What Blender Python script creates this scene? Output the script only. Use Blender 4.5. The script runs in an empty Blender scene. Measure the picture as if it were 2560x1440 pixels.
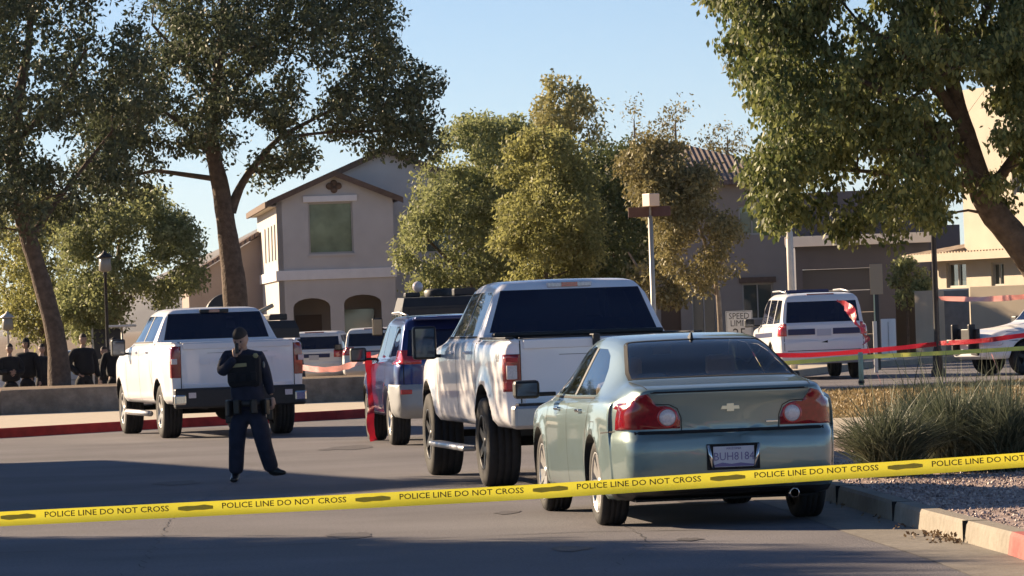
import bpy, bmesh, math, random
import numpy as np
from mathutils import Vector, Matrix
from mathutils.bvhtree import BVHTree
random.seed(7)
rad = math.radians
scene = bpy.context.scene
COL = scene.collection
# ------------------------------------------------------------ camera
F, CX, YH, H, ROLL = 11000.0, 1280.0, 791.0, 1.63, 0.035   # focal length, horizon and roll in pixels of a 2560 wide frame
cam = bpy.data.objects.new('camera', bpy.data.cameras.new('camera')); COL.objects.link(cam)
cam.location = (0, 0, H)
cam.matrix_world = Matrix.Translation((0, 0, H)) @ Matrix.Rotation(rad(90) + math.atan((YH-720)/F), 4, 'X') @ Matrix.Rotation(-math.atan(ROLL), 4, 'Z')
cam.data.sensor_width = 36; cam.data.lens = 36*F/2560
cam.data.clip_start = 1; cam.data.clip_end = 40000
scene.camera = cam
# ------------------------------------------------------------ light
SUN_EL, SUN_AZ = rad(21), rad(-55)      # azimuth from the view axis, to the left
world = bpy.data.worlds.new('World'); scene.world = world; world.use_nodes = True
_n = world.node_tree.nodes; _sky = _n.new('ShaderNodeTexSky'); _sky.sky_type = 'NISHITA'; _sky.sun_disc = False
_sky.sun_elevation = SUN_EL; _sky.sun_rotation = SUN_AZ
_sky.air_density = 1.1; _sky.dust_density = 0.5; _sky.ozone_density = 3.0; _sky.altitude = 4600
world.node_tree.links.new(_sky.outputs[0], _n['Background'].inputs[0]); _n['Background'].inputs[1].default_value = 0.044
sun = bpy.data.objects.new('sun', bpy.data.lights.new('sun', 'SUN')); COL.objects.link(sun)
TOSUN = Vector((math.sin(SUN_AZ)*math.cos(SUN_EL), math.cos(SUN_AZ)*math.cos(SUN_EL), math.sin(SUN_EL)))
sun.rotation_euler = TOSUN.to_track_quat('Z', 'Y').to_euler()
sun.data.energy = 4.6; sun.data.angle = rad(0.55); sun.data.color = (1.0, 0.77, 0.52)
scene.view_settings.view_transform = 'Standard'; scene.view_settings.look = 'None'
scene.view_settings.exposure = 1.47; scene.view_settings.gamma = 1.0
scene.cycles.use_denoising = True
scene.cycles.max_bounces = 8; scene.cycles.transparent_max_bounces = 16
scene.cycles.volume_bounces = 0

# ------------------------------------------------------------ measuring: photograph pixel + distance -> metres
def W(x, y, d):
    xp = x + ROLL*(720-y); yp = y + ROLL*(x-1280)
    return Vector(((xp-CX)/F*d, d, H+(YH-yp)/F*d))
def G(x, y, z=0.0):
    yp = y + ROLL*(x-1280)
    d = (H-z)*F/(yp-YH)
    p = W(x, y, d); p.z = z
    return p
# ------------------------------------------------------------ objects
def tag(o, label=None, cat=None, group=None, kind=None):
    if label: o['label'] = label
    if cat: o['category'] = cat
    if group: o['group'] = group
    if kind: o['kind'] = kind
    return o
def empty(name, loc=(0,0,0), rz=0, label=None, cat=None, group=None):
    o = bpy.data.objects.new(name, None); COL.objects.link(o)
    o.empty_display_size = .2
    o.location = loc; o.rotation_euler = (0, 0, rz)
    return tag(o, label, cat, group)
def mesh_obj(name, me, mat, parent=None):
    if mat is not None:
        me.materials.clear(); me.materials.append(mat)
    o = bpy.data.objects.new(name, me); COL.objects.link(o)
    if parent: o.parent = parent
    return o
def copy_tree(o, parent=None):
    c = o.copy(); COL.objects.link(c)
    if parent: c.parent = parent
    for ch in list(o.children): copy_tree(ch, c)
    return c
def split_loose(o):
    bm = bmesh.new(); bm.from_mesh(o.data); todo = set(bm.faces); isl = []
    while todo:
        st = [todo.pop()]; comp = []
        while st:
            f = st.pop(); comp.append(f)
            for v in f.verts:
                for g in v.link_faces:
                    if g in todo: todo.remove(g); st.append(g)
        isl.append(comp)
    if len(isl) > 1:
        m0 = o.data.materials[0]
        for comp in isl[1:]:
            vid = {}; vs = []; fs = []
            for f in comp:
                for v in f.verts:
                    if v not in vid: vid[v] = len(vs); vs.append(tuple(v.co))
                fs.append([vid[v] for v in f.verts])
            me = bpy.data.meshes.new(o.name.split('.')[0]); me.from_pydata(vs, [], fs); me.polygons.foreach_set('use_smooth', [comp[0].smooth]*len(fs))
            n = mesh_obj(o.name.split('.')[0], me, m0, o.parent)
            n.matrix_local = o.matrix_local.copy()
        bmesh.ops.delete(bm, geom=[f for c in isl[1:] for f in c], context='FACES'); bm.to_mesh(o.data)
    bm.free()
class MB:
    def __init__(s): s.v = []; s.f = []; s.sm = []
    def add(s, vs, fs, smooth=False):
        k = len(s.v); s.v += [tuple(v) for v in vs]
        s.f += [tuple(i+k for i in f) for f in fs]; s.sm += [smooth]*len(fs); return s
    def box(s, a, b, M=None, ch=0.0):
        (x0,y0,z0),(x1,y1,z1) = a, b
        x0,x1 = min(x0,x1),max(x0,x1); y0,y1 = min(y0,y1),max(y0,y1); z0,z1 = min(z0,z1),max(z0,z1)
        if ch > 0:
            bm = bmesh.new(); bmesh.ops.create_cube(bm, size=1)
            for v in bm.verts: v.co = Vector(((x0+x1)/2+v.co.x*(x1-x0), (y0+y1)/2+v.co.y*(y1-y0), (z0+z1)/2+v.co.z*(z1-z0)))
            bmesh.ops.bevel(bm, geom=bm.edges[:], offset=ch, segments=2, affect='EDGES', profile=.5)
            bm.verts.index_update()
            vs = [v.co.copy() for v in bm.verts]; fs = [[v.index for v in f.verts] for f in bm.faces]; bm.free()
        else:
            vs = [Vector(p) for p in [(x0,y0,z0),(x1,y0,z0),(x1,y1,z0),(x0,y1,z0),(x0,y0,z1),(x1,y0,z1),(x1,y1,z1),(x0,y1,z1)]]
            fs = [(3,2,1,0),(4,5,6,7),(0,1,5,4),(1,2,6,5),(2,3,7,6),(3,0,4,7)]
        if M is not None: vs = [M @ v for v in vs]
        return s.add(vs, fs)
    def tube(s, pts, rs, n=10, cap=True):
        pts = [Vector(p) for p in pts]
        if not hasattr(rs, '__len__'): rs = [rs]*len(pts)
        vs = []; up = None
        for i, p in enumerate(pts):
            t = (pts[min(i+1,len(pts)-1)]-pts[max(i-1,0)])
            t = t.normalized() if t.length > 1e-9 else Vector((0,0,1))
            if up is None:
                up = Vector((0,0,1)) if abs(t.z) < .9 else Vector((1,0,0))
            a = t.cross(up)
            if a.length < 1e-4: a = t.cross(Vector((0,1,0)))
            a.normalize(); b = a.cross(t).normalized(); up = b
            for k in range(n):
                w = 2*math.pi*k/n
                vs.append(p + (a*math.cos(w)+b*math.sin(w))*rs[i])
        fs = []
        for i in range(len(pts)-1):
            for k in range(n):
                q = (k+1) % n
                fs.append((i*n+k, i*n+q, (i+1)*n+q, (i+1)*n+k))
        if cap:
            fs.append(tuple(range(n))); fs.append(tuple((len(pts)-1)*n+k for k in reversed(range(n))))
        return s.add(vs, fs, True)
    def lathe(s, prof, axis='z', n=24, c=(0,0,0), M=None):
        vs = []; c = Vector(c)
        for (r, h) in prof:
            for k in range(n):
                w = 2*math.pi*k/n; a, b = r*math.cos(w), r*math.sin(w)
                p = Vector((a,b,h)) if axis == 'z' else Vector((h,a,b)) if axis == 'x' else Vector((a,h,b))
                p = c+p
                vs.append(M @ p if M is not None else p)
        fs = []
        for i in range(len(prof)-1):
            for k in range(n):
                q = (k+1) % n; fs.append((i*n+k, i*n+q, (i+1)*n+q, (i+1)*n+k))
        return s.add(vs, fs, True)
    def sphere(s, c, r, n=12, m=8, sc=(1,1,1)):
        prof = [(max(1e-4, math.sin(math.pi*i/m)), -math.cos(math.pi*i/m)) for i in range(m+1)]
        vs = []; c = Vector(c)
        for (a, h) in prof:
            for k in range(n):
                w = 2*math.pi*k/n; vs.append(c+Vector((a*math.cos(w)*r*sc[0], a*math.sin(w)*r*sc[1], h*r*sc[2])))
        fs = [(i*n+k, i*n+(k+1)%n, (i+1)*n+(k+1)%n, (i+1)*n+k) for i in range(m) for k in range(n)]
        return s.add(vs, fs, True)
    def prism(s, pts, h0, h1, fn):
        """extrude 2D polygon; fn(u,v,h)->Vector"""
        n = len(pts)
        vs = [fn(u,v,h0) for u,v in pts]+[fn(u,v,h1) for u,v in pts]
        fs = [tuple(reversed(range(n))), tuple(range(n,2*n))]+[(i,(i+1)%n,n+(i+1)%n,n+i) for i in range(n)]
        return s.add(vs, fs)
    def build(s, name, mat, parent=None, fix=True):
        me = bpy.data.meshes.new(name); me.from_pydata(s.v, [], s.f)
        me.polygons.foreach_set('use_smooth', s.sm); me.update()
        if fix and len(s.f) < 60000:
            bm = bmesh.new(); bm.from_mesh(me); bmesh.ops.recalc_face_normals(bm, faces=bm.faces[:]); bm.to_mesh(me); bm.free()
        return mesh_obj(name, me, mat, parent)
# ------------------------------------------------------------ materials
def nodes_of(m):
    m.use_nodes = True
    return m.node_tree.nodes, m.node_tree.links, m.node_tree.nodes['Principled BSDF']
def mat(name, col, rough=.6, metal=0.0, noise=0.0, nscale=8.0, bump=0.0, bscale=60.0, coat=0.0, col2=None, spec=.5, detail=6, emit=None, coords='Object'):
    m = bpy.data.materials.new(name); N, L, P = nodes_of(m)
    P.inputs['Base Color'].default_value = (*col, 1); P.inputs['Roughness'].default_value = rough
    P.inputs['Metallic'].default_value = metal; P.inputs['Coat Weight'].default_value = coat
    P.inputs['Coat Roughness'].default_value = .04; P.inputs['Specular IOR Level'].default_value = spec
    tc = N.new('ShaderNodeTexCoord')
    if noise > 0 or col2:
        t = N.new('ShaderNodeTexNoise'); t.inputs['Scale'].default_value = nscale; t.inputs['Detail'].default_value = detail
        L.new(tc.outputs[coords], t.inputs['Vector'])
        r = N.new('ShaderNodeValToRGB'); r.color_ramp.elements[0].position = .3; r.color_ramp.elements[1].position = .7
        c2 = col2 or tuple(min(1, c*(1+noise)) for c in col); c1 = col if col2 else tuple(c*(1-noise) for c in col)
        r.color_ramp.elements[0].color = (*c1, 1); r.color_ramp.elements[1].color = (*c2, 1)
        L.new(t.outputs['Fac'], r.inputs['Fac']); L.new(r.outputs[0], P.inputs['Base Color'])
    if bump > 0:
        t2 = N.new('ShaderNodeTexNoise'); t2.inputs['Scale'].default_value = bscale; t2.inputs['Detail'].default_value = 5
        L.new(tc.outputs[coords], t2.inputs['Vector'])
        b = N.new('ShaderNodeBump'); b.inputs['Strength'].default_value = 1; b.inputs['Distance'].default_value = bump
        L.new(t2.outputs['Fac'], b.inputs['Height']); L.new(b.outputs[0], P.inputs['Normal'])
    if emit:
        P.inputs['Emission Color'].default_value = (*emit[:3], 1); P.inputs['Emission Strength'].default_value = emit[3]
    return m
def glass_mat(name, tint, opac=.55, rough=.02):
    """tinted pane: lets part of the light through, mirrors the rest like glass"""
    m = bpy.data.materials.new(name); m.use_nodes = True; N, L = m.node_tree.nodes, m.node_tree.links
    N.clear(); out = N.new('ShaderNodeOutputMaterial')
    tr = N.new('ShaderNodeBsdfTransparent'); tr.inputs[0].default_value = (*tint, 1)
    gl = N.new('ShaderNodeBsdfGlossy'); gl.inputs['Roughness'].default_value = rough; gl.inputs[0].default_value = (1,1,1,1)
    fr = N.new('ShaderNodeFresnel'); fr.inputs[0].default_value = 1.55
    base = tr.outputs[0]
    if opac > .6:
        df = N.new('ShaderNodeBsdfDiffuse'); df.inputs[0].default_value = (.010,.016,.050,1); m2 = N.new('ShaderNodeMixShader'); m2.inputs[0].default_value = .65; L.new(tr.outputs[0], m2.inputs[1]); L.new(df.outputs[0], m2.inputs[2]); base = m2.outputs[0]  # blue diffuse share paints the sky's reflection into dark panes
    mx = N.new('ShaderNodeMixShader'); L.new(fr.outputs[0], mx.inputs[0]); L.new(base, mx.inputs[1]); L.new(gl.outputs[0], mx.inputs[2])
    L.new(mx.outputs[0], out.inputs[0])
    return m
M = {}
M['white'] = mat('white_paint', (.88,.88,.92), .30, coat=.6, noise=.015, nscale=3)
M['sage'] = mat('sage_metallic_paint', (.20,.275,.27), .33, metal=.45, coat=.9, noise=.04, nscale=5)
M['blue'] = mat('blue_metallic_paint', (.016,.032,.15), .28, metal=.5, coat=.9)
M['policewhite'] = mat('police_white_paint', (.78,.79,.81), .32, coat=.5)
M['navy'] = mat('navy_stripe', (.012,.02,.09), .4)
M['redstripe'] = mat('red_stripe', (.35,.012,.02), .4)
M['tyre'] = mat('tyre_rubber', (.016,.016,.018), .82, noise=.25, nscale=20, bump=.003, bscale=90)
M['black'] = mat('black_plastic', (.014,.015,.018), .5, noise=.2, nscale=20)
M['liner'] = mat('wheel_liner', (.008,.008,.009), .95)
M['alloy'] = mat('silver_alloy', (.55,.54,.52), .32, metal=.75, noise=.12, nscale=12)
M['darkrim'] = mat('dark_rim', (.02,.02,.022), .4, metal=.4)
M['chrome'] = mat('chrome', (.62,.62,.62), .12, metal=1.0)
M['steel'] = mat('brushed_steel', (.42,.42,.43), .4, metal=.8, noise=.1)
M['redlens'] = mat('red_lens', (.26,.005,.010), .15, coat=1, noise=.25, nscale=40)
M['redlens2'] = mat('bright_red_lens', (.52,.03,.035), .15, coat=1, noise=.2, nscale=60)
M['whitelens'] = mat('clear_lens', (.66,.60,.62), .2, coat=1, noise=.18, nscale=70)
M['glass_dark'] = glass_mat('dark_tinted_glass', (.05,.06,.09), .9)
M['glass_mid'] = glass_mat('tinted_glass', (.88,.86,.82))
M['glass_house'] = mat('house_pane', (.055,.075,.07), .06, spec=1.0, coat=.6)
M['seat'] = mat('seat_fabric', (.34,.30,.27), .9, noise=.1)
M['silverplastic'] = mat('silver_plastic', (.34,.35,.36), .42, metal=.3)
M['seam'] = mat('panel_gap', (.006,.006,.008), .8)
M['plate'] = mat('licence_plate', (.50,.52,.60), .4)
M['plateink'] = mat('plate_letters', (.16,.14,.30), .5)
M['gold'] = mat('emblem_gold', (.72,.66,.48), .28, metal=.6)
M['bark'] = mat('tree_bark', (.115,.085,.065), .95, noise=.35, nscale=9, bump=.03, bscale=24)
M['palebark'] = mat('pale_bark', (.27,.22,.17), .9, noise=.25, nscale=9, bump=.02, bscale=24)
# ------------------------------------------------------------ the setting
def sheet(name, pts, mat_, kind='structure', z=None, sub=0):
    me = bpy.data.meshes.new(name); vs = [(p[0],p[1],p[2] if len(p)>2 else z) for p in pts]
    me.from_pydata(vs, [], [tuple(range(len(vs)))])
    bm = bmesh.new(); bm.from_mesh(me)
    bmesh.ops.recalc_face_normals(bm, faces=bm.faces[:])
    for f in bm.faces:
        if f.normal.z < 0: f.normal_flip()
    bm.to_mesh(me); bm.free()
    return tag(mesh_obj(name, me, mat_), kind=kind)
def ramp_mat(name, stops, nscale, rough=.9, bump=.0, bscale=100, extra=None, detail=8):
    m = bpy.data.materials.new(name); N, L, P = nodes_of(m); P.inputs['Roughness'].default_value = rough
    P.inputs['Specular IOR Level'].default_value = .25
    tc = N.new('ShaderNodeTexCoord'); t = N.new('ShaderNodeTexNoise'); t.inputs['Scale'].default_value = nscale; t.inputs['Detail'].default_value = detail
    t.inputs['Roughness'].default_value = .65
    L.new(tc.outputs['Object'], t.inputs['Vector'])
    r = N.new('ShaderNodeValToRGB'); e = r.color_ramp.elements
    e[0].position, e[0].color = stops[0][0], (*stops[0][1], 1); e[1].position, e[1].color = stops[-1][0], (*stops[-1][1], 1)
    for p, c in stops[1:-1]:
        k = e.new(p); k.color = (*c, 1)
    L.new(t.outputs['Fac'], r.inputs[0]); col = r.outputs[0]
    if extra:      # large patches multiply
        sc, lo, hi = extra
        t3 = N.new('ShaderNodeTexNoise'); t3.inputs['Scale'].default_value = sc; t3.inputs['Detail'].default_value = 4
        L.new(tc.outputs['Object'], t3.inputs['Vector'])
        mr = N.new('ShaderNodeMapRange'); mr.inputs['From Min'].default_value = .3; mr.inputs['From Max'].default_value = .7
        mr.inputs['To Min'].default_value = lo; mr.inputs['To Max'].default_value = hi; L.new(t3.outputs['Fac'], mr.inputs[0])
        mm = N.new('ShaderNodeMix'); mm.data_type = 'RGBA'; mm.blend_type = 'MULTIPLY'; mm.inputs[0].default_value = 1
        L.new(col, mm.inputs[6]); L.new(mr.outputs[0], mm.inputs[7]); col = mm.outputs[2]
    L.new(col, P.inputs['Base Color'])
    if bump:
        b = N.new('ShaderNodeBump'); b.inputs['Distance'].default_value = bump
        t2 = N.new('ShaderNodeTexNoise'); t2.inputs['Scale'].default_value = bscale; t2.inputs['Detail'].default_value = 4
        L.new(tc.outputs['Object'], t2.inputs['Vector']); L.new(t2.outputs['Fac'], b.inputs['Height']); L.new(b.outputs[0], P.inputs['Normal'])
    return m
M['asphalt'] = ramp_mat('asphalt', [(.3,(.125,.120,.130)),(.45,(.170,.162,.172)),(.6,(.195,.185,.192)),(.75,(.28,.265,.265))], 38, .85, .008, 70, extra=(.45,.80,1.14))
M['concrete'] = ramp_mat('kerb_concrete', [(.3,(.25,.225,.185)),(.7,(.34,.305,.255))], 14, .9, .004, 60, extra=(1.5,.85,1.08))
M['gutter'] = ramp_mat('gutter_concrete', [(.3,(.19,.175,.155)),(.7,(.28,.255,.22))], 10, .9, .004, 60, extra=(1.2,.85,1.1))
M['sidewalk'] = ramp_mat('sidewalk_concrete', [(.3,(.48,.42,.34)),(.7,(.60,.53,.43))], 6, .9, .003, 40)
M['gravel'] = ramp_mat('pink_gravel', [(.36,(.14,.10,.085)),(.46,(.34,.25,.22)),(.56,(.46,.36,.32)),(.66,(.65,.55,.50))], 26, .95, .02, 40, detail=3)
M['drygrass'] = ramp_mat('dry_grass', [(.3,(.24,.17,.08)),(.5,(.40,.29,.14)),(.7,(.54,.41,.21))], 5, .95, .03, 30, extra=(.25,.75,1.15))
M['dirt'] = ramp_mat('dusty_ground', [(.3,(.16,.12,.085)),(.7,(.28,.21,.15))], 2, .95, .03, 12, extra=(.1,.8,1.1))
M['redkerb'] = ramp_mat('red_kerb_paint', [(.3,(.20,.010,.012)),(.7,(.34,.025,.025))], 5, .7, extra=(2,.7,1.2))
M['pinkkerb'] = ramp_mat('faded_red_kerb_paint', [(.3,(.40,.10,.09)),(.7,(.52,.17,.15))], 9, .8)
M['wallstone'] = ramp_mat('stone_wall', [(.3,(.17,.135,.11)),(.5,(.25,.205,.165)),(.7,(.35,.29,.235))], 4, .95, .03, 14, extra=(.8,.7,1.15))
M['hill'] = mat('hill_rock', (.12,.10,.09), .95, noise=.2, nscale=.002)
# ground: one big sheet, lower in the park behind the low wall on the left
def gz(x, y):
    def ss(a, b, t):
        t = max(0, min(1, (t-a)/(b-a))); return t*t*(3-2*t)
    left = 1-ss(2, 7, x)
    z = -.06
    berm = ss(83.6, 84.4, y)*(1+.16*ss(84.4,89,y))*(1-ss(90.5, 97, y))
    z += left*(berm*.52 - ss(90, 97, y)*.42)
    z += -1.5*ss(400, 3000, y)
    return z
def make_ground():
    xs = sorted(set([-14000,-6000,-2500,-1000,-400,-150,-80,-50]+[i for i in range(-40,41,1)]+[50,80,150,400,1000,2500,6000,14000]))
    ys = sorted(set([-300,-100,-30,0,40,70]+[80+i*.8 for i in range(0,34)]+[110,130,160,200,300,400,700,1200,2200,4000,7000,13000]))
    vs = [(x,y,gz(x,y)) for y in ys for x in xs]; n = len(xs)
    fs = [(j*n+i, j*n+i+1, (j+1)*n+i+1, (j+1)*n+i) for j in range(len(ys)-1) for i in range(n-1)]
    me = bpy.data.meshes.new('ground'); me.from_pydata(vs, [], fs); me.polygons.foreach_set('use_smooth', [True]*len(fs))
    tag(mesh_obj('ground', me, M['dirt']), kind='structure')
make_ground()
# kerb line on the right
KERB = [(3.75,8),(3.45,20),(3.09,28),(2.86,31.2),(2.66,35),(2.42,38.5),(2.05,42),(1.6,46),(1.25,50),(1.0,54),(.9,58),(1.0,63),(1.7,69),(3.1,74),(5.4,78.2),(9,80.8),(14,82),(40,84)]
def offs(line, d):
    out = []
    for i, p in enumerate(line):
        a = Vector(line[max(0,i-1)]); b = Vector(line[min(len(line)-1,i+1)]); t = (b-a).normalized()
        nrm = Vector((t.y, -t.x))    # to the right of travel
        out.append((p[0]+nrm.x*d, p[1]+nrm.y*d))
    return out
FARK = [(-30,53.5),(-12,66.0),(-8.1,69.2),(-5.8,71.9),(-3,74.0),(-.5,77.5),(2,84),(5,96),(9,112),(13,121),(40,126)]   # far kerb: along the park on the left, then turning away to the right
road = [(-60,-20),(3.9,-20)]+KERB+[(40,126)]+list(reversed(FARK[:-1]))+[(-60,40)]
sheet('road', road, M['asphalt'], z=0)
def crack(pts, w, seed):
    r_ = random.Random(seed); P = interp_line(pts, .25); L_ = []; R_ = []
    for i, p in enumerate(P):
        j = (p[0]+r_.uniform(-.035,.035), p[1]+r_.uniform(-.05,.05)); ww = w*r_.uniform(.3,1.2)
        L_.append((j[0]-ww*.3, j[1]-ww, .0035)); R_.append((j[0]+ww*.3, j[1]+ww, .0035))
    strip_mesh('road_crack', [L_, R_], M['tar'])

inner = offs(KERB, .16)
# island: gravel bed, sidewalk
def strip_mesh(name, rows, mat_, kind='structure', parent=None, smooth=False):
    n = len(rows[0]); vs = [tuple(p) for r in rows for p in r]
    fs = [(j*n+i, j*n+i+1, (j+1)*n+i+1, (j+1)*n+i) for j in range(len(rows)-1) for i in range(n-1)]
    me = bpy.data.meshes.new(name); me.from_pydata(vs, [], fs)
    if smooth: me.polygons.foreach_set('use_smooth', [True]*len(fs))
    bm = bmesh.new(); bm.from_mesh(me); bmesh.ops.recalc_face_normals(bm, faces=bm.faces[:]); bm.to_mesh(me); bm.free()
    o = mesh_obj(name, me, mat_, parent)
    return tag(o, kind=kind) if kind else o
def kerb_strip(name, line, mat_, side=1, h=.15, zb=-.02):
    a = line; b = offs(line, .02*side); b2 = offs(line, .035*side); c = offs(line, .16*side)
    rows = [[(p[0],p[1],zb) for p in a], [(p[0],p[1],h-.025) for p in b], [(p[0],p[1],h) for p in b2], [(p[0],p[1],h) for p in c], [(p[0],p[1],zb) for p in c]]
    return strip_mesh(name, rows, mat_)
def interp_line(line, step=.5):
    out = []
    for a, b in zip(line[:-1], line[1:]):
        n = max(1, int((Vector(b)-Vector(a)).length/step))
        out += [(a[0]+(b[0]-a[0])*k/n, a[1]+(b[1]-a[1])*k/n) for k in range(n)]
    return out+[line[-1]]
def split_y(line, y0, y1):
    L_ = interp_line(line, .1); return [p for p in L_ if y0 <= p[1] <= y1]
k_near = split_y(KERB[:5], 8, 28.0); k_far = split_y(KERB, 28.0, 100)
kerb_strip('red_kerb_near', k_near, M['pinkkerb'])
kerb_strip('kerb', k_far, M['concrete'])
# kerb joints, thin dark gaps
# gutter pan beside the kerb
g_o = offs([p for p in KERB[:12]], -.52); g_i = offs([p for p in KERB[:12]], .01)
strip_mesh('gutter', [[(p[0],p[1],.004) for p in g_o], [(p[0],p[1],.006) for p in g_i]], M['gutter'])
inner = offs(KERB, .155)
inn = interp_line(inner, .5)
def ysec(a, b): return [p for p in inn if a <= p[1] <= b]
sheet('gravel_bed', [(40,8),(40,49.2)]+list(reversed(ysec(8,49.2))), M['gravel'], z=.135)
sheet('sidewalk_corner', [(40,49.2),(40,58)]+list(reversed(ysec(49.2,58))), M['sidewalk'], z=.142)
sheet('grass_verge', [(40,58)]+[(40,84.2)]+list(reversed(ysec(58,90))), M['drygrass'], z=.13)
kerb_strip('far_kerb', interp_line(FARK[6:],1), M['concrete'], side=-1)
kerb_strip('red_kerb_far', interp_line(FARK[:7],1), M['redkerb'], side=-1)
fo = offs(FARK, -.155); fo2 = offs(FARK, -5.5)
sheet('sidewalk_park', fo[:6]+[(-1.2,83.3),(-2.7,83.45),(-9.6,81.85),(-30,78)], M['sidewalk'], z=.13)
strip_mesh('sidewalk_far', [[(p[0],p[1],.13) for p in offs(FARK[6:], -.155)], [(p[0],p[1],.13) for p in offs(FARK[6:], -3)]], M['sidewalk'])
# low stone wall along the park
wl = [(-24,79),(-9.6,81.9),(-2.7,83.5),(1.2,84.6)]
wm = MB(); WL = interp_line(wl, 1.9)
for a, b in zip(WL[:-1], WL[1:]):
    A, B = Vector((*a,0)), Vector((*b,0)); t = (B-A); Ln = t.length; ang = math.atan2(t.y, t.x)
    h = .585+random.uniform(-.02,.02)
    wm.box((.012,0,-.1),(Ln-.012,.30,h), Matrix.Translation(A) @ Matrix.Rotation(ang,4,'Z'), ch=.02)
    wm.box((-.02,.04,-.1),(.02,.28,h-.03), Matrix.Translation(A) @ Matrix.Rotation(ang,4,'Z'))
o = wm.build('low_wall', M['wallstone']); tag(o, 'low brown stone retaining wall along the park behind the red kerb', 'wall')
# distant hills
hm = MB(); hp = []
R2 = random.Random(3)
for i in range(61):
    x = -5200+i*170
    px = x/9000*F+1280
    hgt = 225*math.exp(-((x+420)/330)**2) + 70*math.exp(-((x-600)/900)**2)+ 10*R2.random()
    hp.append((x, hgt))
rows = []
for dy, k in ((0,0),(250,.45),(600,.85),(900,1),(1500,.6),(2600,0)):
    rows.append([(x, 8200+dy+80*math.sin(x*.01+dy), -1.6+h_*k*(1+.12*math.sin(x*.013+dy*.02))) for x, h_ in hp])
strip_mesh('hills', rows, M['hill'], smooth=True)

M['tar'] = mat('tar_sealed_crack', (.035,.034,.036), .7)
crack([(-5,33.2),(-2.2,32.4),(.4,32.9),(2.3,32.2)], .018, 1); crack([(-7,44),(-3.6,43.2),(-1.2,44.1)], .02, 2); crack([(.5,27.4),(.9,31),(.7,36)], .012, 3); crack([(-8,60.5),(-2,61.2),(.6,60.8)], .03, 4); crack([(-3.2,24),(-2.6,30),(-3.0,38),(-2.9,50)], .012, 5)

def stain(cx, cy, rx, ry, seed, m_):
    r_ = random.Random(seed); n = 26; ph = [r_.uniform(0,6.3) for _ in range(4)]
    pts = [(cx+rx*math.cos(t)*(1+.22*math.sin(2*t+ph[0])+.14*math.sin(5*t+ph[1])), cy+ry*math.sin(t)*(1+.22*math.sin(3*t+ph[2])+.12*math.sin(7*t+ph[3])), .0042) for t in [6.2832*i/n for i in range(n)]]
    sheet('oil_stain', pts, m_)
M['oilstain'] = ramp_mat('oil_stained_asphalt', [(.3,(.085,.08,.082)),(.7,(.15,.14,.14))], 30, .7, .006, 70)
for k, a in enumerate([(-1.3,33.6,.16,.5),(.35,30.6,.12,.35),(1.6,37.3,.25,.8),(-.1,36.6,.10,.3),(-3.6,46.3,.22,.6),(1.2,31.3,.08,.22),(-2.2,57,.35,.9)]): stain(*a, 40+k, M['oilstain'])
# ------------------------------------------------------------ houses
def stucco(name, col, n=.06): return mat(name, col, .92, noise=n, nscale=1.5, bump=.006, bscale=40)
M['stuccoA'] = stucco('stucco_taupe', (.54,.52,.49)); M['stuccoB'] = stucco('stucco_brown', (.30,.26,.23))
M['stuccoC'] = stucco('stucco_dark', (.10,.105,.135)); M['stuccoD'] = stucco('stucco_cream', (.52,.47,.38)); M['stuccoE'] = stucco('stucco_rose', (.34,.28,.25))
M['trim'] = mat('white_trim', (.80,.79,.77), .8, noise=.05, nscale=3)
M['fascia'] = mat('brown_fascia', (.13,.085,.06), .8, noise=.2)
M['porch'] = mat('porch_shade', (.06,.05,.045), .9)
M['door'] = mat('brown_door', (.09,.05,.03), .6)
M['frame'] = mat('window_frame', (.42,.40,.36), .6)
M['pane_reflect'] = mat('pane_reflections', (.20,.25,.17), .12, noise=.35, nscale=1.6, coat=1)  # pane reflections painted as soft green noise
M['garage'] = mat('garage_door', (.07,.075,.095), .6)
def tile_mat(name, c1, c2):
    m = bpy.data.materials.new(name); N, L, P = nodes_of(m); P.inputs['Roughness'].default_value = .9
    tc = N.new('ShaderNodeTexCoord'); wv = N.new('ShaderNodeTexWave'); wv.wave_type = 'BANDS'; wv.bands_direction = 'X'; wv.inputs['Scale'].default_value = 1.7
    L.new(tc.outputs['Object'], wv.inputs['Vector'])
    wv2 = N.new('ShaderNodeTexWave'); wv2.wave_type = 'BANDS'; wv2.bands_direction = 'Y'; wv2.wave_profile = 'SAW'; wv2.inputs['Scale'].default_value = .85; L.new(tc.outputs['Object'], wv2.inputs['Vector'])
    t = N.new('ShaderNodeTexNoise'); t.inputs['Scale'].default_value = 4; L.new(tc.outputs['Object'], t.inputs['Vector'])
    r = N.new('ShaderNodeValToRGB'); r.color_ramp.elements[0].position = .35; r.color_ramp.elements[1].position = .65
    r.color_ramp.elements[0].color = (*c1,1); r.color_ramp.elements[1].color = (*c2,1); L.new(t.outputs['Fac'], r.inputs[0]); L.new(r.outputs[0], P.inputs['Base Color'])
    ad = N.new('ShaderNodeMath'); ad.operation = 'ADD'; L.new(wv.outputs['Fac'], ad.inputs[0]); L.new(wv2.outputs['Fac'], ad.inputs[1])
    b = N.new('ShaderNodeBump'); b.inputs['Distance'].default_value = .09; L.new(ad.outputs[0], b.inputs['Height']); L.new(b.outputs[0], P.inputs['Normal'])
    return m
M['tile'] = tile_mat('roof_tile', (.17,.12,.11), (.25,.19,.17))
M['tile2'] = tile_mat('roof_tile_tan', (.26,.20,.15), (.38,.30,.23))
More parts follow.
